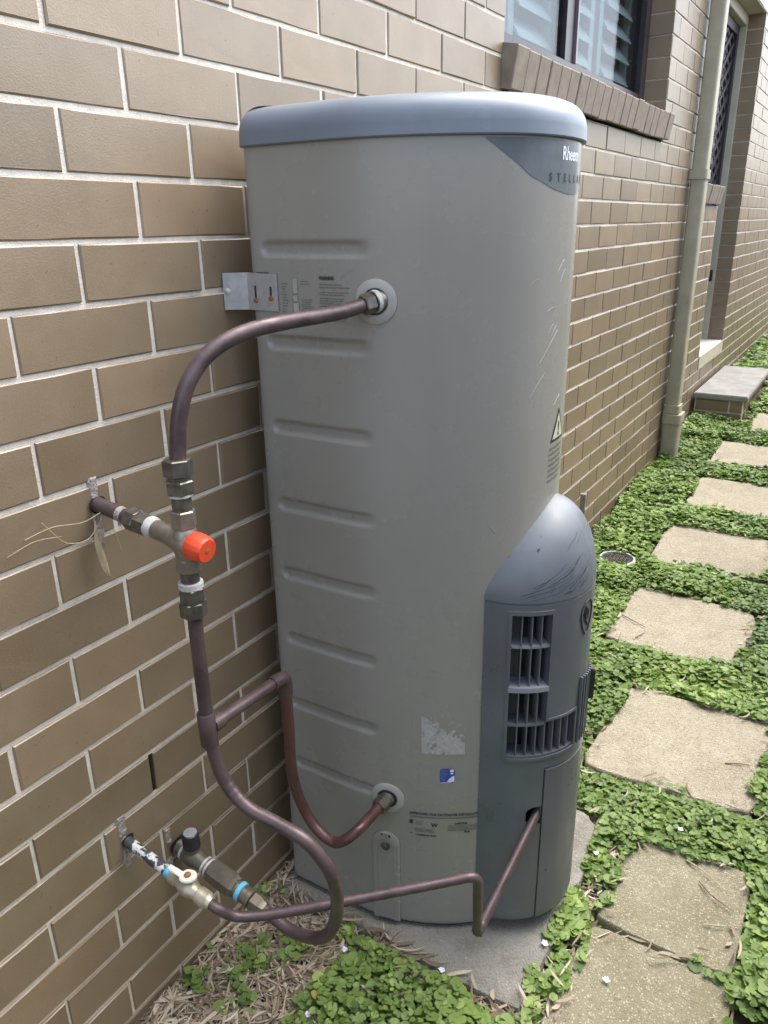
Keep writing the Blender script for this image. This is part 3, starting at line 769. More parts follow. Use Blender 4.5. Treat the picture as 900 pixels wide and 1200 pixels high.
# pressed emblem on the cover: pear shaped outline with a curl inside
eb = MB(); ec = .2115
def ep(u, v): return P_cov(ec+u, .765+v, .0012)
pear = [(.020*math.sin(t)*(1-.35*math.cos(t)), -.034*math.cos(t)+.006) for t in np.linspace(0, 2*math.pi, 40)]
eb.tube([ep(u, v) for u, v in pear], .0012, 6)
curl = [(-.006, .030), (-.011, .012), (-.003, .000), (.005, .012), (-.002, .026), (-.006, .010), (.002, -.008), (.010, -.014)]
eb.tube([ep(u, v) for u, v in [(q[0], q[1]) for q in spline(curl, 8)]], .0012, 6)
eb.build('emblem', 'black', cover, True)

# pipe escutcheons and drain cover -----------------------------------------
def escutcheon(x, z, R, name):
    a0 = a_of_x(x); b = MB(); rs = []
    for r, o in ((R, .0005), (R, .0025), (R-.004, .0045), (R*.62, .005), (R*.58, .003), (R*.56, -.012), (R*.2, -.012)):
        rs.append([P_body(a0+r*math.cos(t), z+r*math.sin(t), o) for t in np.linspace(0, 2*math.pi, 37)[:-1]])
    b.rings(rs, False, True); o = b.build(name, 'fit', heater, True, 30)
    d = MB(); d.rings([[P_body(a0+r*math.cos(t), z+r*math.sin(t), .0046) for t in np.linspace(0, 2*math.pi, 25)[:-1]] for r in (R*.57, R*.1)], False, True)
    d.build('socket_shade', 'black', o); return o  # black disc over the recess stands in for the shaded gap round the nut
escutcheon(.296, 1.339, .0345, 'pipe_collar')
escutcheon(.302, .382, .0345, 'pipe_collar')
a0 = a_of_x(.297); pb = MB(); zt, hw = .268, .0295
outl = [(-hw, .064), (-hw, zt)] + [(-hw*math.cos(t), zt+hw*math.sin(t)) for t in np.linspace(.1, math.pi-.1, 16)] + [(hw, zt), (hw, .064)]
ctr = (0, .17)
def pr(sc, o): return [P_body(a0+u*(1-sc if False else 1)-(math.copysign(sc, u) if abs(u) > sc else 0), max(.066, v-(sc if v > zt else 0)), o) for u, v in outl]
pb.rings([pr(0, .0004), pr(0, .0035), pr(.003, .0055), pr(.0125, .0055), pr(.0125, .0045)], False, True)
plate = pb.build('drain_plate', 'body', heater, True, 30)
kb = MB()
for r in (.0085, .0045): kb.tube([P_body(a0+r*math.cos(t), .262+r*math.sin(t), .006) for t in np.linspace(0, 2*math.pi, 25)], .0014, 6)
kb.build('knockout_ring', 'nut', plate, True)

# printed matter ---------------------------------------------------------
def text_mesh(txt, size, extra=0):
    cu = bpy.data.curves.new('t', 'FONT'); cu.body = txt; cu.size = size; cu.resolution_u = 3; cu.align_x = 'LEFT'; cu.offset = extra
    o = bpy.data.objects.new('t', cu); COL.objects.link(o); bpy.context.view_layer.update()
    me = bpy.data.meshes.new_from_object(o.evaluated_get(bpy.context.evaluated_depsgraph_get()))
    v = np.array([q.co[:2] for q in me.vertices]) if len(me.vertices) else np.zeros((0, 2)); f = [tuple(p.vertices) for p in me.polygons]
    bpy.data.objects.remove(o); bpy.data.curves.remove(cu); bpy.data.meshes.remove(me); return v, f
def put_text(mb, txt, a, z, size, width=None, off=.0009, extra=0.0, slope=0.0):
    v, f = text_mesh(txt, size, extra); w = v[:,0].max()
    k = width/w if width else 1
    mb.add([P_body(a+x*k, z+y+slope*x, off) for x, y in v], f)
def rule(mb, a0, a1, z, h, off=.0008):
    n = max(1, int((a1-a0)/.012)); vs = []
    for a in np.linspace(a0, a1, n+1): vs += [P_body(a, z, off), P_body(a, z+h, off)]
    mb.add(vs, [(2*i, 2*i+2, 2*i+3, 2*i+1) for i in range(n)])
def greek(mb, a0, a1, z, h, ragged=.85):
    a = a0; end = a0+(a1-a0)*random.uniform(ragged, 1)
    while a < end:
        w = random.uniform(.002, .006); rule(mb, a, min(a+w, end), z+random.uniform(0, h*.15), h*random.uniform(.75, 1)); a += w+random.uniform(.0008, .0016)
# badge on the front
dm = MB(); S_top = [(.162, 1.566), (.142, 1.546), (.107, 1.516), (.061, 1.499), (.02, 1.4925), (0, 1.492)]
ysd = np.linspace(CY-.162, CY+.162, 61); vs = []
for y in ysd:
    s = abs(y-CY); zb_ = np.interp(s, [q[0] for q in S_top[::-1]], [q[1] for q in S_top[::-1]])
    for t in np.linspace(0, 1, 5): vs.append(P_body(a_of_y(y), zb_+(1.568-zb_)*t, .0006))
dm.add(vs, [(i*5+j, (i+1)*5+j, (i+1)*5+j+1, i*5+j+1) for i in range(60) for j in range(4)])
badge = dm.build('badge', 'decal', heater, True)
tb = MB(); put_text(tb, 'Rheem', a_of_y(.500), 1.541, .0265, .066, .0012, .0005); tb.build('brand_lettering', 'whiteprint', badge)
tb = MB(); a = a_of_y(.468)
for ch in 'STELLAR': put_text(tb, ch, a, 1.510, .0165, None, .0012, .0005); a += .0205
tb.build('model_lettering', 'print', badge)
# caution triangle and text
tb = MB(); A0 = a_of_y(.553); tri = [(-.034, 1.088), (.034, 1.088), (0, 1.147)]
def tri_in(k): cx, cz = 0, 1.1077; return [(cx+(u-cx)*k, cz+(v-cz)*k) for u, v in tri]
def subtri(pts, off, mb):
    n = 8; idx = {}; vs = []; fs = []
    for i in range(n+1):
        for j in range(n+1-i):
            k = n-i-j; u = (pts[0][0]*i+pts[1][0]*j+pts[2][0]*k)/n; v = (pts[0][1]*i+pts[1][1]*j+pts[2][1]*k)/n
            idx[i, j] = len(vs); vs.append(P_body(A0+u, v, off))
    for i in range(n):
        for j in range(n-i):
            fs.append((idx[i,j], idx[i+1,j], idx[i,j+1]))
            if i+j < n-1: fs.append((idx[i+1,j], idx[i+1,j+1], idx[i,j+1]))
    mb.add(vs, fs)
subtri(tri, .0006, tb); cau = tb.build('caution_sign', 'print', heater)
tb = MB(); subtri(tri_in(.76), .001, tb); tb.build('caution_field', 'cream', cau)
tb = MB(); put_text(tb, '!', A0-.0035, 1.098, .034, None, .0014, .0012); tb.build('caution_mark', 'print', cau)
tb = MB()
for i in range(7): greek(tb, A0-.036, A0+.036, 1.075-i*.0098, .0042)
tb.build('caution_text', 'greyprint', heater)
# warning notice beside the hot outlet
tb = MB(); X = a_of_x
put_text(tb, 'WARNING', X(.195), 1.3705, .0072, .029, .0009, .0004)
put_text(tb, 'WARNING', X(.066), 1.3760, .0060, .026, .0009, .0003)
tb.build('notice_heading', 'print', heater)
tb = MB()
for i, z in enumerate([1.362, 1.3575, 1.350, 1.346, 1.3405, 1.3365, 1.3325, 1.3285, 1.3245, 1.3205, 1.314, 1.310, 1.306]): greek(tb, X(.195), X(.255), z, .0019, .55)
for i in range(12): greek(tb, X(.118), X(.131), 1.362-i*.0045, .0016, .5)
for i in range(7): greek(tb, X(.158), X(.181), 1.337-i*.0034, .0015, .8)
for z in (1.366, 1.362): greek(tb, X(.157), X(.18), z, .0014, .6)
tag(tb.build('notice_text', 'greyprint', heater), kind='stuff')
tb = MB()
for z0, z1, w in ((1.347, 1.372, .011), (1.334, 1.345, .010), (1.312, 1.333, .012)): rule(tb, X(.140), X(.140)+w, z0, z1-z0, .0007)
tb.build('notice_diagram', 'fit', heater)
tb = MB()
for z0, z1, w in ((1.347, 1.372, .011), (1.334, 1.345, .010), (1.312, 1.333, .012)):
    aa = X(.140)
    rule(tb, aa, aa+w, z0, .0006, .001); rule(tb, aa, aa+w, z1, .0006, .001); rule(tb, aa, aa+.0006, z0, z1-z0, .001); rule(tb, aa+w, aa+w+.0006, z0, z1-z0, .001)
tb.build('notice_diagram_lines', 'greyprint', heater)
# approval text near the base
tb = MB(); AL = a_of_x(.344); AR = a_of_x(.485)
put_text(tb, 'APPROVED FOR OUTDOOR INSTALLATION ONLY', AL, .3515, .0075, AR-AL, .0009, .0003)
put_text(tb, 'LIGHTING', a_of_x(.425), .3300, .0060, .024, .0009, .0003)
put_text(tb, 'W', a_of_x(.384), .3235, .0120, .014, .0009, .0006)
put_text(tb, 'CONDENSATE DRAIN', a_of_x(.355), .2990, .0052, .042, .0009, .0002)
rule(tb, AL, AL+.007, .328, .0095); rule(tb, AL+.002, AL+.0045, .3025, .003)
rule(tb, a_of_x(.441), a_of_x(.441)+.011, .3085, .0024); rule(tb, a_of_x(.441), a_of_x(.441)+.0025, .3085, .006)
tb.build('approval_print', 'print', heater)
tb = MB(); greek(tb, AL, AR, .3445, .0030, .99); greek(tb, AL, AR, .3445, .0022, .99)
for i in range(3): greek(tb, AL+.012, AL+.024, .334-i*.0035, .0014)
for i in range(3): greek(tb, AL+.011, AL+.052, .316-i*.0035, .0016)
for i in range(5): greek(tb, a_of_x(.413), a_of_x(.463), .3265-i*.0032, .0015, .9)
tb.build('approval_small_print', 'greyprint', heater)
# blue sticker
def patchgrid(u0, u1, z0, z1, off, nu=8, nz=6, keep=None):
    b = MB(); vs = [P_body(u0+(u1-u0)*i/nu, z0+(z1-z0)*j/nz, off) for i in range(nu+1) for j in range(nz+1)]
    b.add(vs, [(i*(nz+1)+j, (i+1)*(nz+1)+j, (i+1)*(nz+1)+j+1, i*(nz+1)+j+1) for i in range(nu) for j in range(nz) if keep is None or keep((i+.5)/nu, (j+.5)/nz)]); return b
SA = a_of_x(.411)
stick = patchgrid(SA-.0145, SA+.0145, .431, .4655, .0007, 10, 12, lambda u, v: not (min(u, 1-u) < .06 and min(v, 1-v) < .06)).build('blue_sticker', 'blue', heater)
w = patchgrid(SA-.002, SA+.0135, .4345, .448, .0011, 14, 12, lambda u, v: v < 1.05-(1-u)**2*1.25)
for q in [(SA+.005, SA+.012, .458, .4635), (SA+.006, SA+.011, .4525, .4565)]: rule(w, q[0], q[1], q[2], q[3]-q[2], .0011)
rule(w, SA-.012, SA+.008, .4318, .0013, .0011)
w.build('sticker_white_panel', 'whiteprint', stick)
w = MB(); 
for z, e in ((.4605, .012), (.4580, .014), (.4535, .012), (.4510, .013), (.4465, .009), (.4420, .008), (.4385, .007)): greek(w, SA-.0125, SA-.0125+e, z, .0015, .9)
w.build('sticker_lines', 'lid', stick)
# torn label
U0, U1 = a_of_x(.366), a_of_x(.438)
def keep(u, v):
    n = float(vnoise(u*6, v*6, 5))*.5+float(vnoise(u*19, v*19, 8))*.5
    top = .80-.42*u
    return v < .97 and (n > .20 if v < top-.18 else n > .40+1.1*(v-top))
patchgrid(U0, U1, .498, .590, .0007, 46, 54, keep).build('torn_label', 'residue', heater)
# scratches on the casing
sb = MB()
for a, z, l, an in ((HA-.03, 1.375, .03, .7), (HA-.02, 1.36, .028, .75), (HA-.05, 1.28, .02, .8), (HA-.04, 1.275, .022, .8), (HA-.015, 1.155, .03, .5), (HA-.07, 1.235, .07, .75), (HA-.16, .965, .02, -.9), (HA-.10, 1.36, .02, .4), (HA-.06, 1.315, .03, .2), (HA-.09, 1.18, .05, .8), (a_of_x(.235), 1.374, .03, .5)):
    pts = [P_body(a+l*t*math.cos(an), z+l*t*math.sin(an)+.002*math.sin(t*3), .0002) for t in np.linspace(0, 1, 8)]
    sb.tube(pts, .00045, 4)
tag(sb.build('scratch_marks', 'fit', heater), kind='stuff')
sb = MB(); random.seed(5)
# scratches on the dome
def P_dome(y, t):
    s = abs(y-CY); xc = np.interp(-s, -cp[:,1], cp[:,0]); xb = np.interp(-s, -hp[:,1], hp[:,0]); z_, x_ = dome_pt(xb, xc, arch(y), t)
    return (x_+.0004, y-.0002, z_+.0003)
for k in range(30):
    y0 = random.uniform(.405, .50); t0 = random.uniform(.06, .34); dy = random.uniform(.012, .05); dt = dy*random.uniform(1.5, 3.2)
    if k > 26: y0, t0 = random.uniform(.44, .53), random.uniform(.3, .6)
    sb.tube([P_dome(y0+dy*q, t0+dt*q+.01*math.sin(6*q)) for q in np.linspace(0, 1, 9)], random.uniform(.00010, .00028), 4)
tag(sb.build('dome_scratches', 'black', dome), kind='stuff')

# wall bracket
br = MB(); 
br.add([(.003,.283,1.317),(.003,.283,1.378),(.046,.2965,1.379),(.046,.2965,1.318),(.110,.2968,1.317),(.110,.2968,1.377),
        (.003,.2845,1.317),(.003,.2845,1.378),(.046,.298,1.379),(.046,.298,1.318),(.110,.2983,1.317),(.110,.2983,1.377)],
       [(0,1,2,3),(3,2,5,4),(6,9,8,7),(9,10,11,8),(0,6,7,1),(1,7,8,2),(2,8,11,5),(5,11,10,4),(4,10,9,3),(3,9,6,0)])
bk = br.build('mounting_bracket', 'galv', heater)
MB().lathe((.010, .2865, 1.348), (.28, -.96, 0), [(-.002, .0055), (.002, .0055), (.004, .003)], 14).build('bracket_screw', 'white', bk, True)
for x, z0, z1 in ((.063, 1.335, 1.358), (.096, 1.336, 1.357)): MB().box((x-.002, .2962, z0), (x+.002, .2967, z1)).build('bracket_slot', 'black', bk)
for x, z, mt in ((.063, 1.334, 'rust'), (.096, 1.338, 'rust')): MB().lathe((x, .2966, z), (0, -1, 0), [(0, .0045), (.002, .0045), (.003, .002)], 10).build('bracket_bolt', mt, bk, True)

# ------------------------------------------------------------------ copper pipework (hot and cold)
pw = root('copper_pipework', 'brown copper water pipes looping from the wall to the heater with an orange-capped valve', 'pipework')
VX, VY = .189, -.035
inl = Vector(P_body(a_of_x(.296), 1.339, 0)); outl_ = Vector(P_body(a_of_x(.302), .382, 0))
up = [(inl.x-.001, inl.y-.012, 1.3385), (.276, .242, 1.329), (.244, .139, 1.3225), (.229, .090, 1.317), (.215, .045, 1.304), (.204, .011, 1.282), (.197, -.012, 1.252), (.192, -.026, 1.211), (VX+.001, -.033, 1.165), (VX, VY, 1.135)]
MB().tube(spline(up, 8), .0113, 18).build('hot_pipe', 'copper', pw, True)
cn = MB(); d0 = Vector(up[0])-Vector(up[1]); d0.normalize()
cn.lathe(Vector(up[0])-d0*.002, d0, [(-.016, .0150), (-.014, .0165), (.002, .0165), (.004, .015)], 6).build('union_nut', 'nut', pw, True, 30)
MB().lathe(Vector(up[0])+d0*.003, d0, [(0, .0165), (.005, .0175), (.012, .0165), (.018, .0165)], 20).build('threaded_tail', 'brass', pw, True)
MB().lathe(Vector(up[0])+d0*.004, d0, [(0, .0172), (.004, .0178), (.007, .0174)], 20).build('sealing_tape', 'white', pw, True)
def hexnut(z0, z1, r, name, mat='nut', rot=0):
    c = .002; MB().lathe((VX, VY, z0), (0, 0, 1), [(0, r-c), (c*.8, r), (z1-z0-c*.8, r), (z1-z0, r-c)], 6, rot).build(name, mat, pw, True, 25)
def vcyl(z0, z1, r, name, mat): MB().lathe((VX, VY, z0), (0, 0, 1), [(0, r-.001), (.001, r), (z1-z0-.001, r), (z1-z0, r-.001)], 20).build(name, mat, pw, True)
hexnut(1.1335, 1.158, .0208, 'compression_nut', 'nut', .2)
vcyl(1.127, 1.134, .0165, 'nut_neck', 'nut'); hexnut(1.108, 1.128, .0205, 'compression_nut', 'nut', .6)
vcyl(1.104, 1.109, .0170, 'sealing_ring', 'white'); vcyl(1.083, 1.1045, .0140, 'pipe_nipple', 'nut')
hexnut(1.0575, 1.084, .0185, 'valve_nut', 'brass', .35)
hexnut(.990, 1.012, .0180, 'valve_nut', 'brass', .1)
vcyl(.9735, .9905, .0138, 'pipe_nipple', 'nut'); vcyl(.964, .974, .0180, 'sealing_ring', 'white')
hexnut(.942, .965, .0195, 'compression_nut', 'nut', .5); hexnut(.918, .9425, .0200, 'compression_nut', 'nut', .15)
# tempering valve body: vertical barrel plus the arm to the wall
WP = Vector((-.02, -.033, 1.0615)); VC = Vector((VX, VY, 1.035)); ax = (VC-WP).normalized()
tv = MB(); tv.lathe((VX, VY, 1.008), (0, 0, 1), [(0, .0135), (.004, .0160), (.014, .0185), (.036, .0185), (.046, .016), (.050, .0135)], 24)
tv.lathe(VC-ax*.062, ax, [(0, .0125), (.004, .0142), (.030, .0150), (.050, .0185), (.062, .0200), (.072, .0195), (.078, .0175)], 24)
val = tv.build('tempering_valve', 'brass', pw, True, 35)
cap = MB(); rs = []
for d, r in ((.074, .0195), (.078, .0205), (.090, .0205), (.100, .0185), (.103, .0165)):
    u = ax.orthogonal().normalized(); w = ax.cross(u)
    rs.append([VC-ax*.062+ax*d + (u*math.cos(t)+w*math.sin(t))*(r*(1-.022*(k % 3 == 0))) for k, t in enumerate(np.linspace(0, 2*math.pi, 49)[:-1])])
cap.rings(rs); cp_ = cap.build('adjuster_cap', 'orange', val, True, 20)
MB().lathe(VC-ax*.062+ax*.1032, ax, [(0, .0045), (.0004, .0045)], 6).build('cap_recess', 'rust', val)
MB().tube([WP, VC-ax*.110], .0118, 18).build('hot_stub_pipe', 'copper', pw, True)
MB().lathe(VC-ax*.118, ax, [(0, .015), (.002, .0175), (.020, .0175), (.022, .016)], 6, .3).build('compression_nut', 'nut', pw, True, 25)
MB().lathe(VC-ax*.0965, ax, [(0, .016), (.002, .0185), (.022, .0185), (.0235, .0165)], 6, .7).build('compression_nut', 'nut', pw, True, 25)
MB().lathe(VC-ax*.074, ax, [(0, .0160), (.004, .0168), (.009, .0160), (.013, .0145)], 20).build('sealing_tape', 'white', pw, True)
MB().lathe(WP+ax*.072, ax, [(0, .0117), (.003, .0120), (.010, .0120), (.013, .0117)], 18).build('paint_smear', 'patch', pw, True)
# cold riser with its S loop
TZ = .7225
lo = [(VX, VY, .925), (VX, VY, .86), (VX, VY+.001, .78), (.191, -.034, .73), (.196, -.032, .674), (.211, -.030, .626), (.247, -.026, .590), (.300, -.016, .572), (.348, -.008, .555), (.382, .002, .510), (.388, .014, .455), (.378, .022, .382), (.352, .026, .324), (.315, .028, .297), (.272, .030, .285), (.236, .031, .291), (.208, .0315, .299)]
pts = spline(lo, 10); pts = resample(pts, .0035)
rad = []
for i, p in enumerate(pts):
    z = p.z; k = 0
    if .58 < z < .65 and p.x < .30: k = max(0, math.sin(i*math.pi/2.0))*.0006*math.exp(-((z-.612)/.025)**2)
    rad.append(.0109+k)
MB().tube(pts, rad, 18).build('cold_pipe', 'copper', pw, True, 60)
MB().lathe((VX+.0015, VY+.001, .690), (.035, .01, -1), [(-.060, .0130), (-.0585, .0140), (-.002, .0140), (0, .0130)], 20).build('tee_fitting', 'copper', pw, True)
# branch to the lower heater inlet
JB = [(VX+.002, VY, TZ), (.190, .156, .711), (.186, .160, .55), (.182, .164, .455), (.205, .170, .385), (.262, .180, .358), (.300, .196, .380), (outl_.x, outl_.y-.014, .382)]
MB().lathe((VX+.002, VY+.008, TZ), (0, 1, -.06), [(0, .0135), (.02, .0135), (.0215, .0122)], 20).build('tee_branch', 'copper', pw, True)
MB().tube([Vector((VX+.002, VY+.01, TZ)), Vector((.190, .142, .7125))], .0106, 16).build('branch_pipe', 'copper', pw, True)
el = fillet([(.190, .120, .7135), (.190, .156, .711), (.189, .1565, .672)], .020, 10)
MB().tube(el, .0128, 18).build('elbow', 'copper', pw, True)
down_ = [(.1895, .1565, .685), (.187, .160, .60), (.180, .168, .50), (.178, .178, .452), (.188, .185, .402), (.216, .187, .362), (.258, .186, .349), (.286, .190, .368), (.299, .208, .381), (.3015, .25, .382), (outl_.x, outl_.y-.012, .382)]
MB().tube(spline(down_, 10), .0104, 16).build('return_pipe', 'copper_red', pw, True)
MB().lathe((outl_.x, outl_.y-.036, .382), (0, 1, 0), [(0, .0145), (.002, .0168), (.024, .0168), (.027, .015)], 6, .4).build('union_nut', 'nut', pw, True, 25)
MB().lathe((outl_.x, outl_.y-.010, .382), (0, 1, 0), [(0, .0150), (.012, .0150)], 18).build('threaded_tail', 'brass', pw, True)
# cold valve on the wall
CV0 = Vector((-.03, .031, .352)); CV1 = Vector((.212, .0315, .299)); cx_ = (CV1-CV0).normalized(); L = lambda x: CV0+cx_*((x+.03)/cx_.x)
MB().lathe(L(-.02), cx_, [(0, .013), (.025, .013), (.026, .0175), (.046, .0175), (.048, .015)], 20).build('valve_inlet', 'nut', pw, True, 30)
MB().lathe(L(.018), cx_, [(0, .0182), (.005, .0182)], 20).build('sealing_ring', 'white', pw, True)
cb = MB(); cb.lathe(L(.022), cx_, [(0, .0170), (.006, .0185), (.022, .0195), (.038, .0165), (.050, .0160)], 22); cb.lathe(L(.040)+Vector((0,0,.004)), (0, 0, 1), [(0, .015), (.018, .0145), (.022, .013)], 22)
cvb = cb.build('duo_valve', 'bronze', pw, True, 35)
kn = MB(); rs = []
for z, r in ((.022, .0152), (.024, .0168), (.050, .0155), (.054, .0145), (.0555, .012)):
    c = L(.040); rs.append([(c.x+r*(1-.05*(k % 2)*(1 if z < .053 else 0))*math.cos(t), c.y+r*(1-.05*(k % 2)*(1 if z < .053 else 0))*math.sin(t), c.z+z) for k, t in enumerate(np.linspace(0, 2*math.pi, 41)[:-1])])
kn.rings(rs); kb_ = kn.build('valve_knob', 'black', cvb, True, 20)
MB().lathe(L(.040)+Vector((0, 0, .0555)), (0, 0, 1), [(0, .0128), (.0008, .0125)], 20).build('knob_disc', 'galv', cvb)
for x in (.070, .0775): MB().lathe(L(x), cx_, [(0, .0166), (.001, .0172), (.0035, .0172), (.0045, .0166)], 20).build('sealing_tape', 'white', pw, True)
MB().lathe(L(.067), cx_, [(0, .0155), (.02, .0155)], 20).build('valve_neck', 'bronze', pw, True)
MB().lathe(L(.085), cx_, [(0, .0185), (.003, .0215), (.020, .0225), (.055, .0225), (.062, .0195), (.064, .017)], 8, .2).build('check_valve', 'bronze', pw, True, 20)
MB().lathe(L(.147), cx_, [(0, .0165), (.030, .0160)], 20).build('valve_neck', 'bronze', pw, True)
MB().lathe(L(.152), cx_, [(0, .0170), (.001, .0182), (.0085, .0182), (.0095, .017)], 22).build('blue_band', 'lightblue', pw, True)
MB().lathe(L(.171), cx_, [(0, .0150), (.002, .0168), (.010, .0168), (.011, .015)], 20).build('valve_tail', 'bronze', pw, True)
MB().lathe(L(.183), cx_, [(0, .0150), (.002, .0180), (.018, .0180), (.022, .0150), (.030, .0128)], 6, .5).build('compression_nut', 'bronze', pw, True, 25)

# ------------------------------------------------------------------ gas pipe
gp = root('gas_pipe', 'thin copper gas pipe with white lever valve running low across the heater into its cover', 'gas pipe')
G0 = Vector((-.03, -.077, .4485)); G1 = Vector((.204, -.079, .408)); ga = (G1-G0).normalized(); GL = lambda x: G0+ga*((x+.03)/ga.x)
MB().tube([G0, GL(.105)], .0095, 16).build('wall_stub', 'paintpipe', gp, True)
MB().lathe(GL(.100), ga, [(0, .0098), (.001, .0104), (.010, .0104), (.011, .0098)], 18).build('blue_paint_mark', 'lightblue', gp, True)
gv = MB(); gv.lathe(GL(.110), ga, [(0, .011), (.002, .0135), (.016, .0135), (.018, .0115), (.024, .0125), (.034, .0165), (.046, .0165), (.056, .0125), (.062, .0120), (.064, .0145), (.082, .0145), (.085, .0120), (.092, .0105)], 20)
gvb = gv.build('gas_valve', 'gasvalve', gp, True, 35)
c = GL(.151); MB().lathe(c+Vector((0, 0, .012)), (0, 0, 1), [(0, .009), (.010, .009)], 16).build('valve_stem', 'gasvalve', gvb, True)
lv = MB(); lz = c.z+.021
prof = [(.016*math.cos(t), .014*math.sin(t)) for t in np.linspace(-2.2, 2.2, 16)] + [(-.012, .0055), (-.034, .0048), (-.034, -.0048), (-.012, -.0055)]
ang = math.radians(14); ca, sa = math.cos(ang), math.sin(ang)
lv.rings([[(c.x+u*ca-v*sa, c.y+u*sa+v*ca, lz+h+max(0, -u-.012)*.5) for u, v in prof] for h in (0, .005)])
lever = lv.build('lever', 'lever', gvb, bevel=.0012)
MB().lathe((c.x, c.y, lz+.0045), (0, 0, 1), [(0, .006), (.003, .006), (.0042, .004)], 6).build('lever_bolt', 'rust', gvb, True)
gq = [GL(.196), (.213, -.078, .404), (.232, -.062, .384), (.255, -.042, .3775), (.315, .008, .379), (.424, .099, .390), (.512, .172, .400)]
gpts = spline(gq, 10)
tail = fillet([gpts[-1], (.549, .204, .405), (.5435, .2225, .258)], .030, 10)
MB().tube([Vector(p) for p in gpts[:-1]]+tail, .0088, 16).build('gas_run', 'copper', gp, True)
hole = Vector(P_cov(.124, .358, -.01)); e0 = Vector((.5435, .2225, .252))
MB().tube(fillet([(.5435, .2225, .262), e0, e0.lerp(hole, .3)], .006, 6), .0098, 16).build('gas_elbow', 'copper', gp, True)
MB().tube([e0+(hole-e0)*.02, hole+(hole-e0)*.06], .0088, 16).build('gas_riser', 'copper', gp, True)
MB().lathe(e0-(hole-e0).normalized()*.004, hole-e0, [(0, .0085), (.002, .0108), (.022, .0108), (.024, .0092)], 18).build('gas_socket', 'copper', gp, True)

# ------------------------------------------------------------------ drain grate, stake
dg = root('drain_grate', 'round grey drain grate half sunk in the ground cover beside the wall', 'drain')
gc = (.198, 2.362); gzv = .086; R = .078
rs = [[(gc[0]+r*math.cos(t), gc[1]+r*math.sin(t), gzv+h) for t in np.linspace(0, 2*math.pi, 41)[:-1]] for r, h in ((R, -.05), (R, .004), (R-.004, .008), (R-.012, .008), (R-.014, 0), (R-.014, -.03))]
MB().rings(rs, False, False).build('grate_rim', 'galv', dg, True, 30)
gb2 = MB()
for k in range(-4, 5):
    d = k*.0165; h = math.sqrt(max(0, (R-.014)**2-d*d))
    for ang in (30, 90, 150):
        ca, sa = math.cos(math.radians(ang)), math.sin(math.radians(ang)); p = Vector((gc[0]-d*sa, gc[1]+d*ca, gzv+.003)); v = Vector((ca, sa, 0))
        q = v.cross(Vector((0,0,1)))*.0016; z = Vector((0,0,.004))
        if h > .01: gb2.add([p-v*h-q-z, p+v*h-q-z, p+v*h+q-z, p-v*h+q-z, p-v*h-q, p+v*h-q, p+v*h+q, p-v*h+q], [(4,5,6,7),(0,1,5,4),(2,3,7,6)])
gb2.build('grate_bars', 'nut', dg)
MB().lathe((gc[0], gc[1], gzv-.032), (0,0,1), [(0, R-.015), (.001, R-.015)], 30).build('drain_well', 'dark', dg)
MB().box((-.011, -.011, -.05), (.011, .011, .345)).build('garden_stake', 'timber', None, bevel=.0015)
gs = bpy.data.objects['garden_stake']; gs.location = (.046, 2.30, .035); gs.rotation_euler = (.02, .01, .2); tag(gs, 'short square weathered timber stake standing behind the heater by the wall', 'stake')

# ------------------------------------------------------------------ ground cover, litter
polys = [np.array(p[0]) for p in PAV]
def sd_poly(x, y, P):
    """signed distance (negative inside) of points to a convex polygon, any winding"""
    c = P.mean(0); d = np.full(x.shape, -1e9)
    for a, b in zip(P, np.roll(P, -1, 0)):
        e = b-a; n = np.array([e[1], -e[0]]); n = n/np.linalg.norm(n)
        if n @ (c-a) > 0: n = -n
        d = np.maximum(d, (x-a[0])*n[0]+(y-a[1])*n[1])
    return d
SLABP = np.array([(.03,.255),(.612,.270),(.618,.50),(.612,.74),(.55,.852),(.03,.86)])
STEPP = np.array([(.0,4.70),(.36,4.70),(.36,5.9),(0,5.9)])
def obstacle(x, y):
    d = np.full(x.shape, 9.)
    for P in polys: d = np.minimum(d, sd_poly(x, y, P))
    d = np.minimum(d, sd_poly(x, y, SLABP)); d = np.minimum(d, sd_poly(x, y, STEPP)); d = np.minimum(d, np.hypot(x-gc[0], y-gc[1])-R+.004)
    d = np.minimum(d, np.where((np.abs(y-3.9) < .07) & (x < .12), -.02, 9.))
    return d
def cover_density(x, y):
    """how thickly the creeper grows, 0..1"""
    n = vnoise(x*9, y*9, 21)*.6+vnoise(x*23, y*23, 22)*.4
    k = np.ones(x.shape)
    near = y < .34
    k = np.where(near, np.clip((x-.21-.16*np.clip(y, 0, .3)-.10*(n-.5))/.10, 0, 1)*np.clip((.262-y+.05*(n-.5))/.03, 0, 1), k)
    for (px, py, pr_) in ((.107, .074, .045), (.02, .231, .03), (.225, .262, .04), (.285, .262, .03), (.05, .0, .025), (.16, .16, .03), (.14, .02, .03)):
        k = np.where(near, np.maximum(k, .45*np.exp(-((x-px)**2+(y-py)**2)/pr_**2)), k)
    strip = (x > .60) & (x < .675) & (y > .25) & (y < .86)
    k = np.where(strip, np.clip((n-.30)/.12, 0, 1)*np.clip(np.abs(y-.63)/.05-.2, 0, 1), k)
    k = np.where((y > .34) & (y < 1.05) & (x < .60), .6*(y > .86), k)
    k = np.where((x < .035) & (y > .9), k*.35, k)
    k = np.where((y > .535) & (y < .59) & (x > .66) & (x < .95), np.where(x > .86, .25, .02), k)
    k = np.where((x > .945) & (y < .62), np.clip((n-.30)/.2, 0, 1), k)
    return k
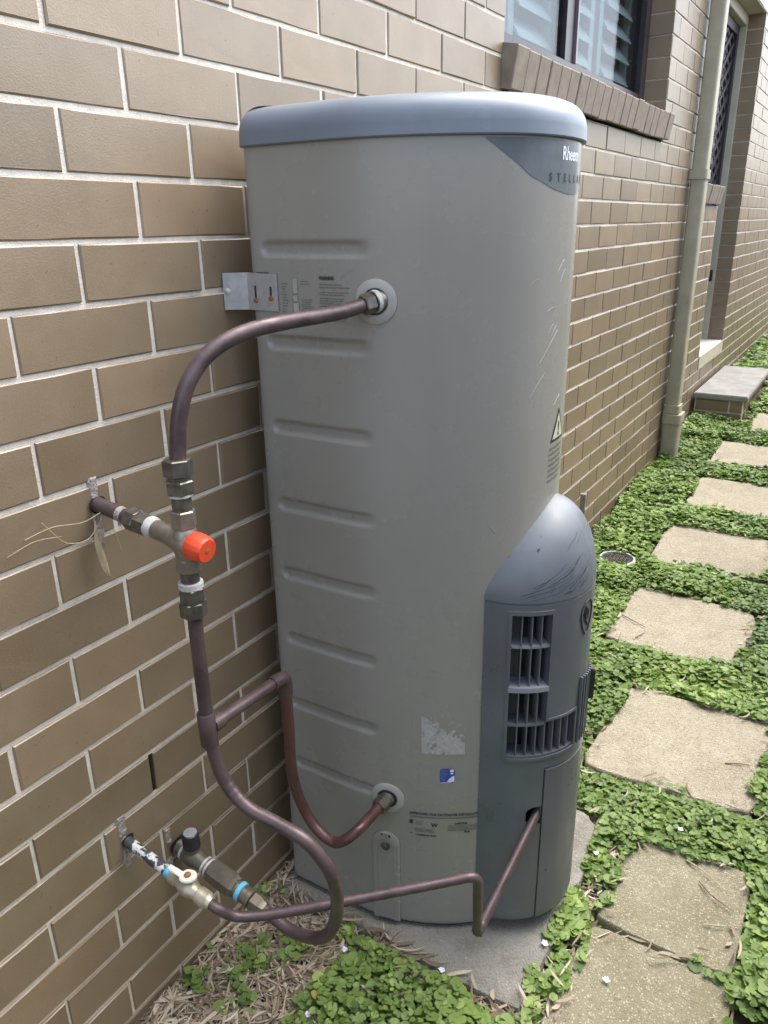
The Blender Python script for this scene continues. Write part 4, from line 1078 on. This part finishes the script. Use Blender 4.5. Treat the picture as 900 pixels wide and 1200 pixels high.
def scatter_leaves(name, x0, x1, y0, y1, dens, rmin, rmax, hbase, label, mat='leaf'):
    n = int((x1-x0)*(y1-y0)*dens); x = RNG.uniform(x0, x1, n); y = RNG.uniform(y0, y1, n)
    d = obstacle(x, y); edge = vnoise(x*11, y*11, 31)*.066-.036+.018*(vnoise(x*50, y*50, 33)-.5)
    big = vnoise(x*5, y*5, 35)
    kd = cover_density(x, y)
    ok = (d > edge*.75-.006) & (RNG.uniform(0, 1, n) < kd)
    x, y, d, big, kd = x[ok], y[ok], d[ok], big[ok], kd[ok]; n = len(x)
    r = (rmin+(rmax-rmin)*RNG.beta(1.1, 2.4, n)*1.75)*(.7+.6*big)
    top = hbase*(.35+.75*vnoise(x*12, y*12, 37)+.55*vnoise(x*4, y*4, 38))*np.clip(.45+d/.06, .35, 1)*np.clip(.4+kd, 0, 1)
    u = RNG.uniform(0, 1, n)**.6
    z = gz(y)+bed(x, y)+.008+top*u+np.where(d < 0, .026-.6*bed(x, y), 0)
    yaw = RNG.uniform(0, 2*np.pi, n); tilt = np.abs(RNG.normal(0, .38, n)); taz = RNG.uniform(0, 2*np.pi, n)
    K = 9; ang = np.linspace(.32, 2*np.pi-.32, K)
    shape = np.array([1.0, 1.06, .98, 1.05, .97, 1.05, .98, 1.06, 1.0])
    lx = np.concatenate([[0.12], np.cos(ang)*shape]); ly = np.concatenate([[0], np.sin(ang)*shape]); lz = np.concatenate([[-.22], .06*np.cos(ang*4)+.04])
    cup = RNG.uniform(.2, 1.3, n)
    X = lx[None]*r[:,None]; Y = ly[None]*r[:,None]; Z = lz[None]*r[:,None]*cup[:,None]
    c, s = np.cos(yaw)[:,None], np.sin(yaw)[:,None]; X, Y = X*c-Y*s, X*s+Y*c
    ax_, ay_ = np.cos(taz)[:,None], np.sin(taz)[:,None]; ct, st_ = np.cos(tilt)[:,None], np.sin(tilt)[:,None]
    dot = X*ax_+Y*ay_; cxz = ax_*Y-ay_*X
    X2 = X*ct+(ay_*Z)*st_+ax_*dot*(1-ct); Y2 = Y*ct+(-ax_*Z)*st_+ay_*dot*(1-ct); Z2 = Z*ct+cxz*st_
    V = np.stack([X2+x[:,None], Y2+y[:,None], Z2+z[:,None]], 2).reshape(-1, 3)
    V[:,0] = np.maximum(V[:,0], .004)
    b = np.arange(n)[:,None]*(K+1)
    tri = np.array([(0, i, i+1) for i in range(1, K)])
    F = (b[:,:,None]+tri[None]).reshape(-1, 3)
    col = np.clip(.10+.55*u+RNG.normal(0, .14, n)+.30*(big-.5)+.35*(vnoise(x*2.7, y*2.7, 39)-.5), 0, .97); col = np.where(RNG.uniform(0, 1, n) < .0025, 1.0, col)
    return V, F, np.repeat(col, K+1)
def mesh_np(name, parts, mat, smooth=False):
    off = 0; Vs, Fs, Cs = [], [], []
    for V, F, Cc in parts: Vs.append(V); Fs.append(F+off); Cs.append(Cc); off += len(V)
    V = np.concatenate(Vs); F = np.concatenate(Fs); Cc = np.concatenate(Cs)
    me = bpy.data.meshes.new(name); nf, k = F.shape
    me.vertices.add(len(V)); me.vertices.foreach_set('co', V.astype(np.float32).ravel())
    me.loops.add(nf*k); me.loops.foreach_set('vertex_index', F.astype(np.int32).ravel())
    me.polygons.add(nf); me.polygons.foreach_set('loop_start', (np.arange(nf)*k).astype(np.int32)); me.polygons.foreach_set('loop_total', np.full(nf, k, np.int32))
    if smooth: me.polygons.foreach_set('use_smooth', np.ones(nf, bool))
    at = me.attributes.new('rnd', 'FLOAT', 'POINT'); at.data.foreach_set('value', Cc.astype(np.float32))
    me.update(calc_edges=True); me.validate(); return link(name, me, mat)
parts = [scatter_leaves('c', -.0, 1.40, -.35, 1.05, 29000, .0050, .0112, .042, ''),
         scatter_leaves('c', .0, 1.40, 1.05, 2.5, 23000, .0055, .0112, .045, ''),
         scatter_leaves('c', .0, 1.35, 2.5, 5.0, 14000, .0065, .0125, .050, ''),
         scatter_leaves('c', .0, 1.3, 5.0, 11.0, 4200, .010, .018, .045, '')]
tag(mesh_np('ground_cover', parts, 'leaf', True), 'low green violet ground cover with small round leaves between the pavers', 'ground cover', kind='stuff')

# dry leaf litter: long curled blades
def litter(n, region, zfun, lmin=.025, lmax=.085):
    V, F, Cc = [], [], []; o = 0; k = 0; tries = 0
    while k < n and tries < n*30:
        tries += 1
        x, y = region()
        L_ = random.uniform(lmin, lmax); w = random.uniform(.0009, .0030)*(1 if random.random() < .85 else 1.4); yaw = random.uniform(0, math.pi); curl = random.uniform(-.30, .30); z0 = zfun(x, y)+random.uniform(.0, .016); pit = random.uniform(-.12, .12); c = random.random(); rl = random.uniform(-.6, .6)
        m_ = 5; pts = []
        for i in range(m_):
            t = i/(m_-1)-.5; a = yaw+curl*t*2
            px = x+math.cos(a)*L_*t; py = y+math.sin(a)*L_*t; pz = z0+abs(pit)*L_*(t*t*1.6)+pit*.2*L_*t; ww = w*(1-(2*abs(t))**2.5)+.0003
            nx_, ny_ = -math.sin(a), math.cos(a)
            pts += [(max(.003, px+nx_*ww), py+ny_*ww, pz+ww*rl), (max(.003, px-nx_*ww), py-ny_*ww, pz-ww*rl)]
        V += pts; F += [(o+2*i, o+2*i+2, o+2*i+3, o+2*i+1) for i in range(m_-1)]; Cc += [c]*len(pts); o += len(pts); k += 1
    return np.array(V), np.array(F), np.array(Cc)
def reg_near():
    while True:
        x, y = random.uniform(.0, .64), random.uniform(-.35, .34)
        if float(sd_poly(np.array([x]), np.array([y]), SLABP)[0]) > -.012*random.random() and random.random() < (1 if x < .36 else .35): return x, y
def reg_strip():
    return random.gauss(.640, .014), random.uniform(.24, .86)
def reg_edge():
    while True:
        x, y = random.uniform(.05, 1.05), random.uniform(.30, 3.3)
        d = min(float(sd_poly(np.array([x]), np.array([y]), P)[0]) for P in polys[:5])
        if -.030 < d < .03 and float(sd_poly(np.array([x]), np.array([y]), SLABP)[0]) > .02: return x, y
def reg_green():
    while True:
        x, y = random.uniform(.03, 1.1), random.uniform(-.1, 3.6)
        if float(obstacle(np.array([x]), np.array([y]))[0]) > .01: return x, y
def zgreen(x, y): return float(gz(y))+float(bed(x, y))+random.uniform(.012, .045)
def gzs(x, y): return float(gz(y))+float(bed(x, y))+.004
def gzp(x, y):
    d = min(float(sd_poly(np.array([x]), np.array([y]), P)[0]) for P in polys); return float(gz(y))+(.0325 if d < .004 else .012)
def zslab(x, y): return .052 if float(sd_poly(np.array([x]), np.array([y]), SLABP)[0]) < 0 else .006+float(bed(x, y))
random.seed(3)
parts = [litter(6500, reg_near, zslab, .02, .095), litter(300, reg_strip, gzs, .02, .07), litter(300, reg_edge, gzp, .015, .06), litter(700, reg_green, zgreen, .012, .05)]
tag(mesh_np('leaf_litter', parts, 'litter'), 'dry tan leaf litter strewn at the foot of the wall and slab edges', 'leaf litter', kind='stuff')

# twigs lying on the pavers
TW = [((.337,1.925),(.445,1.870),'longest brown twig on the paver with the twig group'), ((.322,1.743),(.355,1.808),'short twig at the near left corner of the second tan paver'), ((.432,1.783),(.453,1.840),'short dark twig on the near edge of the second tan paver'), ((.821,1.245),(.883,1.272),'single thin dark twig lying on the large tan paver'), ((.782,1.021),(.855,1.043),'twig along the near edge of the large tan paver'), ((.805,.832),(.897,.785),'tan twig across the far right corner of the mossy paver by the slab'), ((.843,.781),(.923,.733),'curved twig on the right side of the mossy paver by the slab'), ((.874,.665),(.945,.703),'pale broken twig at the right edge of the mossy paver'), ((.442,1.308),(.511,1.437),'brown twig along the left edge of the large tan paver'), ((.824,1.481),(.900,1.477),'brown twig along the far edge of the large tan paver')]
for i, (a, b, lab) in enumerate(TW):
    mid = ((a[0]+b[0])/2+random.uniform(-.006, .006), (a[1]+b[1])/2+random.uniform(-.008, .008)); pts = [(q[0], q[1], float(gz(q[1]))+.0345+h) for q, h in ((a, 0), (mid, .003), (b, .0))]
    P_ = spline(pts, 6); tw = MB().tube(P_, [.0020-.0012*k/len(P_) for k in range(len(P_))], 7)
    if i % 3 == 0: tw.tube(spline([P_[5], P_[5]+np.array([.012, -.008, .002]), P_[5]+np.array([.022, -.020, 0])], 3), .0008, 5)
    tag(tw.build('twig', 'twig' if i not in (5, 7) else 'straw', None, True), lab, 'twig', 'twigs on the pavers')
# dry straw and a leaf caught on the hot water stub
sw = MB(); random.seed(9)
for pts in ([(.004,-.16,1.045),(.012,-.12,1.052),(.02,-.075,1.046),(.03,-.05,1.055)], [(.004,-.13,1.06),(.012,-.10,1.02),(.02,-.07,1.018),(.022,-.045,1.04),(.03,-.035,1.06)], [(.02,-.04,1.06),(.03,-.03,1.02),(.035,-.025,.985)], [(.03,-.03,1.045),(.035,-.005,1.02),(.02,.015,1.01)], [(.004,-.19,1.03),(.01,-.15,1.04),(.015,-.11,1.035)], [(.025,-.03,1.05),(.03,.0,1.035),(.012,.03,1.0),(.004,.035,.98)]):
    sw.tube(spline(pts, 7), random.uniform(.0005, .0009), 5)
lfp = spline([(.018,-.052,1.04),(.022,-.055,1.005),(.024,-.05,.965),(.026,-.046,.945)], 6); vs = []
for i, p in enumerate(lfp):
    w_ = .0065*math.sin(math.pi*(i+.6)/(len(lfp)+.6)); vs += [(p[0]-.002, p[1]-w_, p[2]), (p[0]+.001, p[1], p[2]), (p[0]-.002, p[1]+w_, p[2])]
sw.add(vs, [(3*i+j, 3*i+j+1, 3*i+j+4, 3*i+j+3) for i in range(len(lfp)-1) for j in (0, 1)])
tag(sw.build('dry_straw', 'straw', None, True), 'wisps of dry straw and a dead leaf caught behind the orange-capped valve pipe', 'straw')
# small pale violet flowers
FL = [((.263,.198,.062),'white violet flower under the copper pipe loop'), ((.436,.233,.068),'left one of two white flowers in the leaves before the slab'), ((.457,.255,.068),'right one of two white flowers in the leaves before the slab'), ((.284,.045,.066),'white flower in the leaves at the bottom edge, left of the slab'), ((.775,.893,.062),'pale flower in the creeper between the mossy and the large tan paver'), ((.622,.721,.056),'pale fallen flower on the right edge of the heater slab'), ((.606,.428,.0555),'pale fallen flower at the front right edge of the slab'), ((.735,.427,.036),'mauve fallen flower lying on the nearest mossy paver')]
for (p, lab) in FL:
    fb = MB()
    for k in range(5):
        a = k*2*math.pi/5+random.uniform(-.2, .2); l = random.uniform(.006, .0085); w_ = .0034
        d = Vector((math.cos(a), math.sin(a), random.uniform(.1, .7))); n = Vector((-math.sin(a), math.cos(a), 0))
        fb.add([(0,0,0), d*l*.55+n*w_, d*l+n*w_*.3, d*l-n*w_*.3, d*l*.55-n*w_], [(0,1,2,3,4)])
    fb.tube([(0,0,0), (.001,.002,-.012), (.003,.003,-.022)], .0006, 5) if p[2] > .06 else None
    o = fb.build('violet_flower', 'petal'); o.location = p; tag(o, lab, 'flower', 'small pale violet flowers')
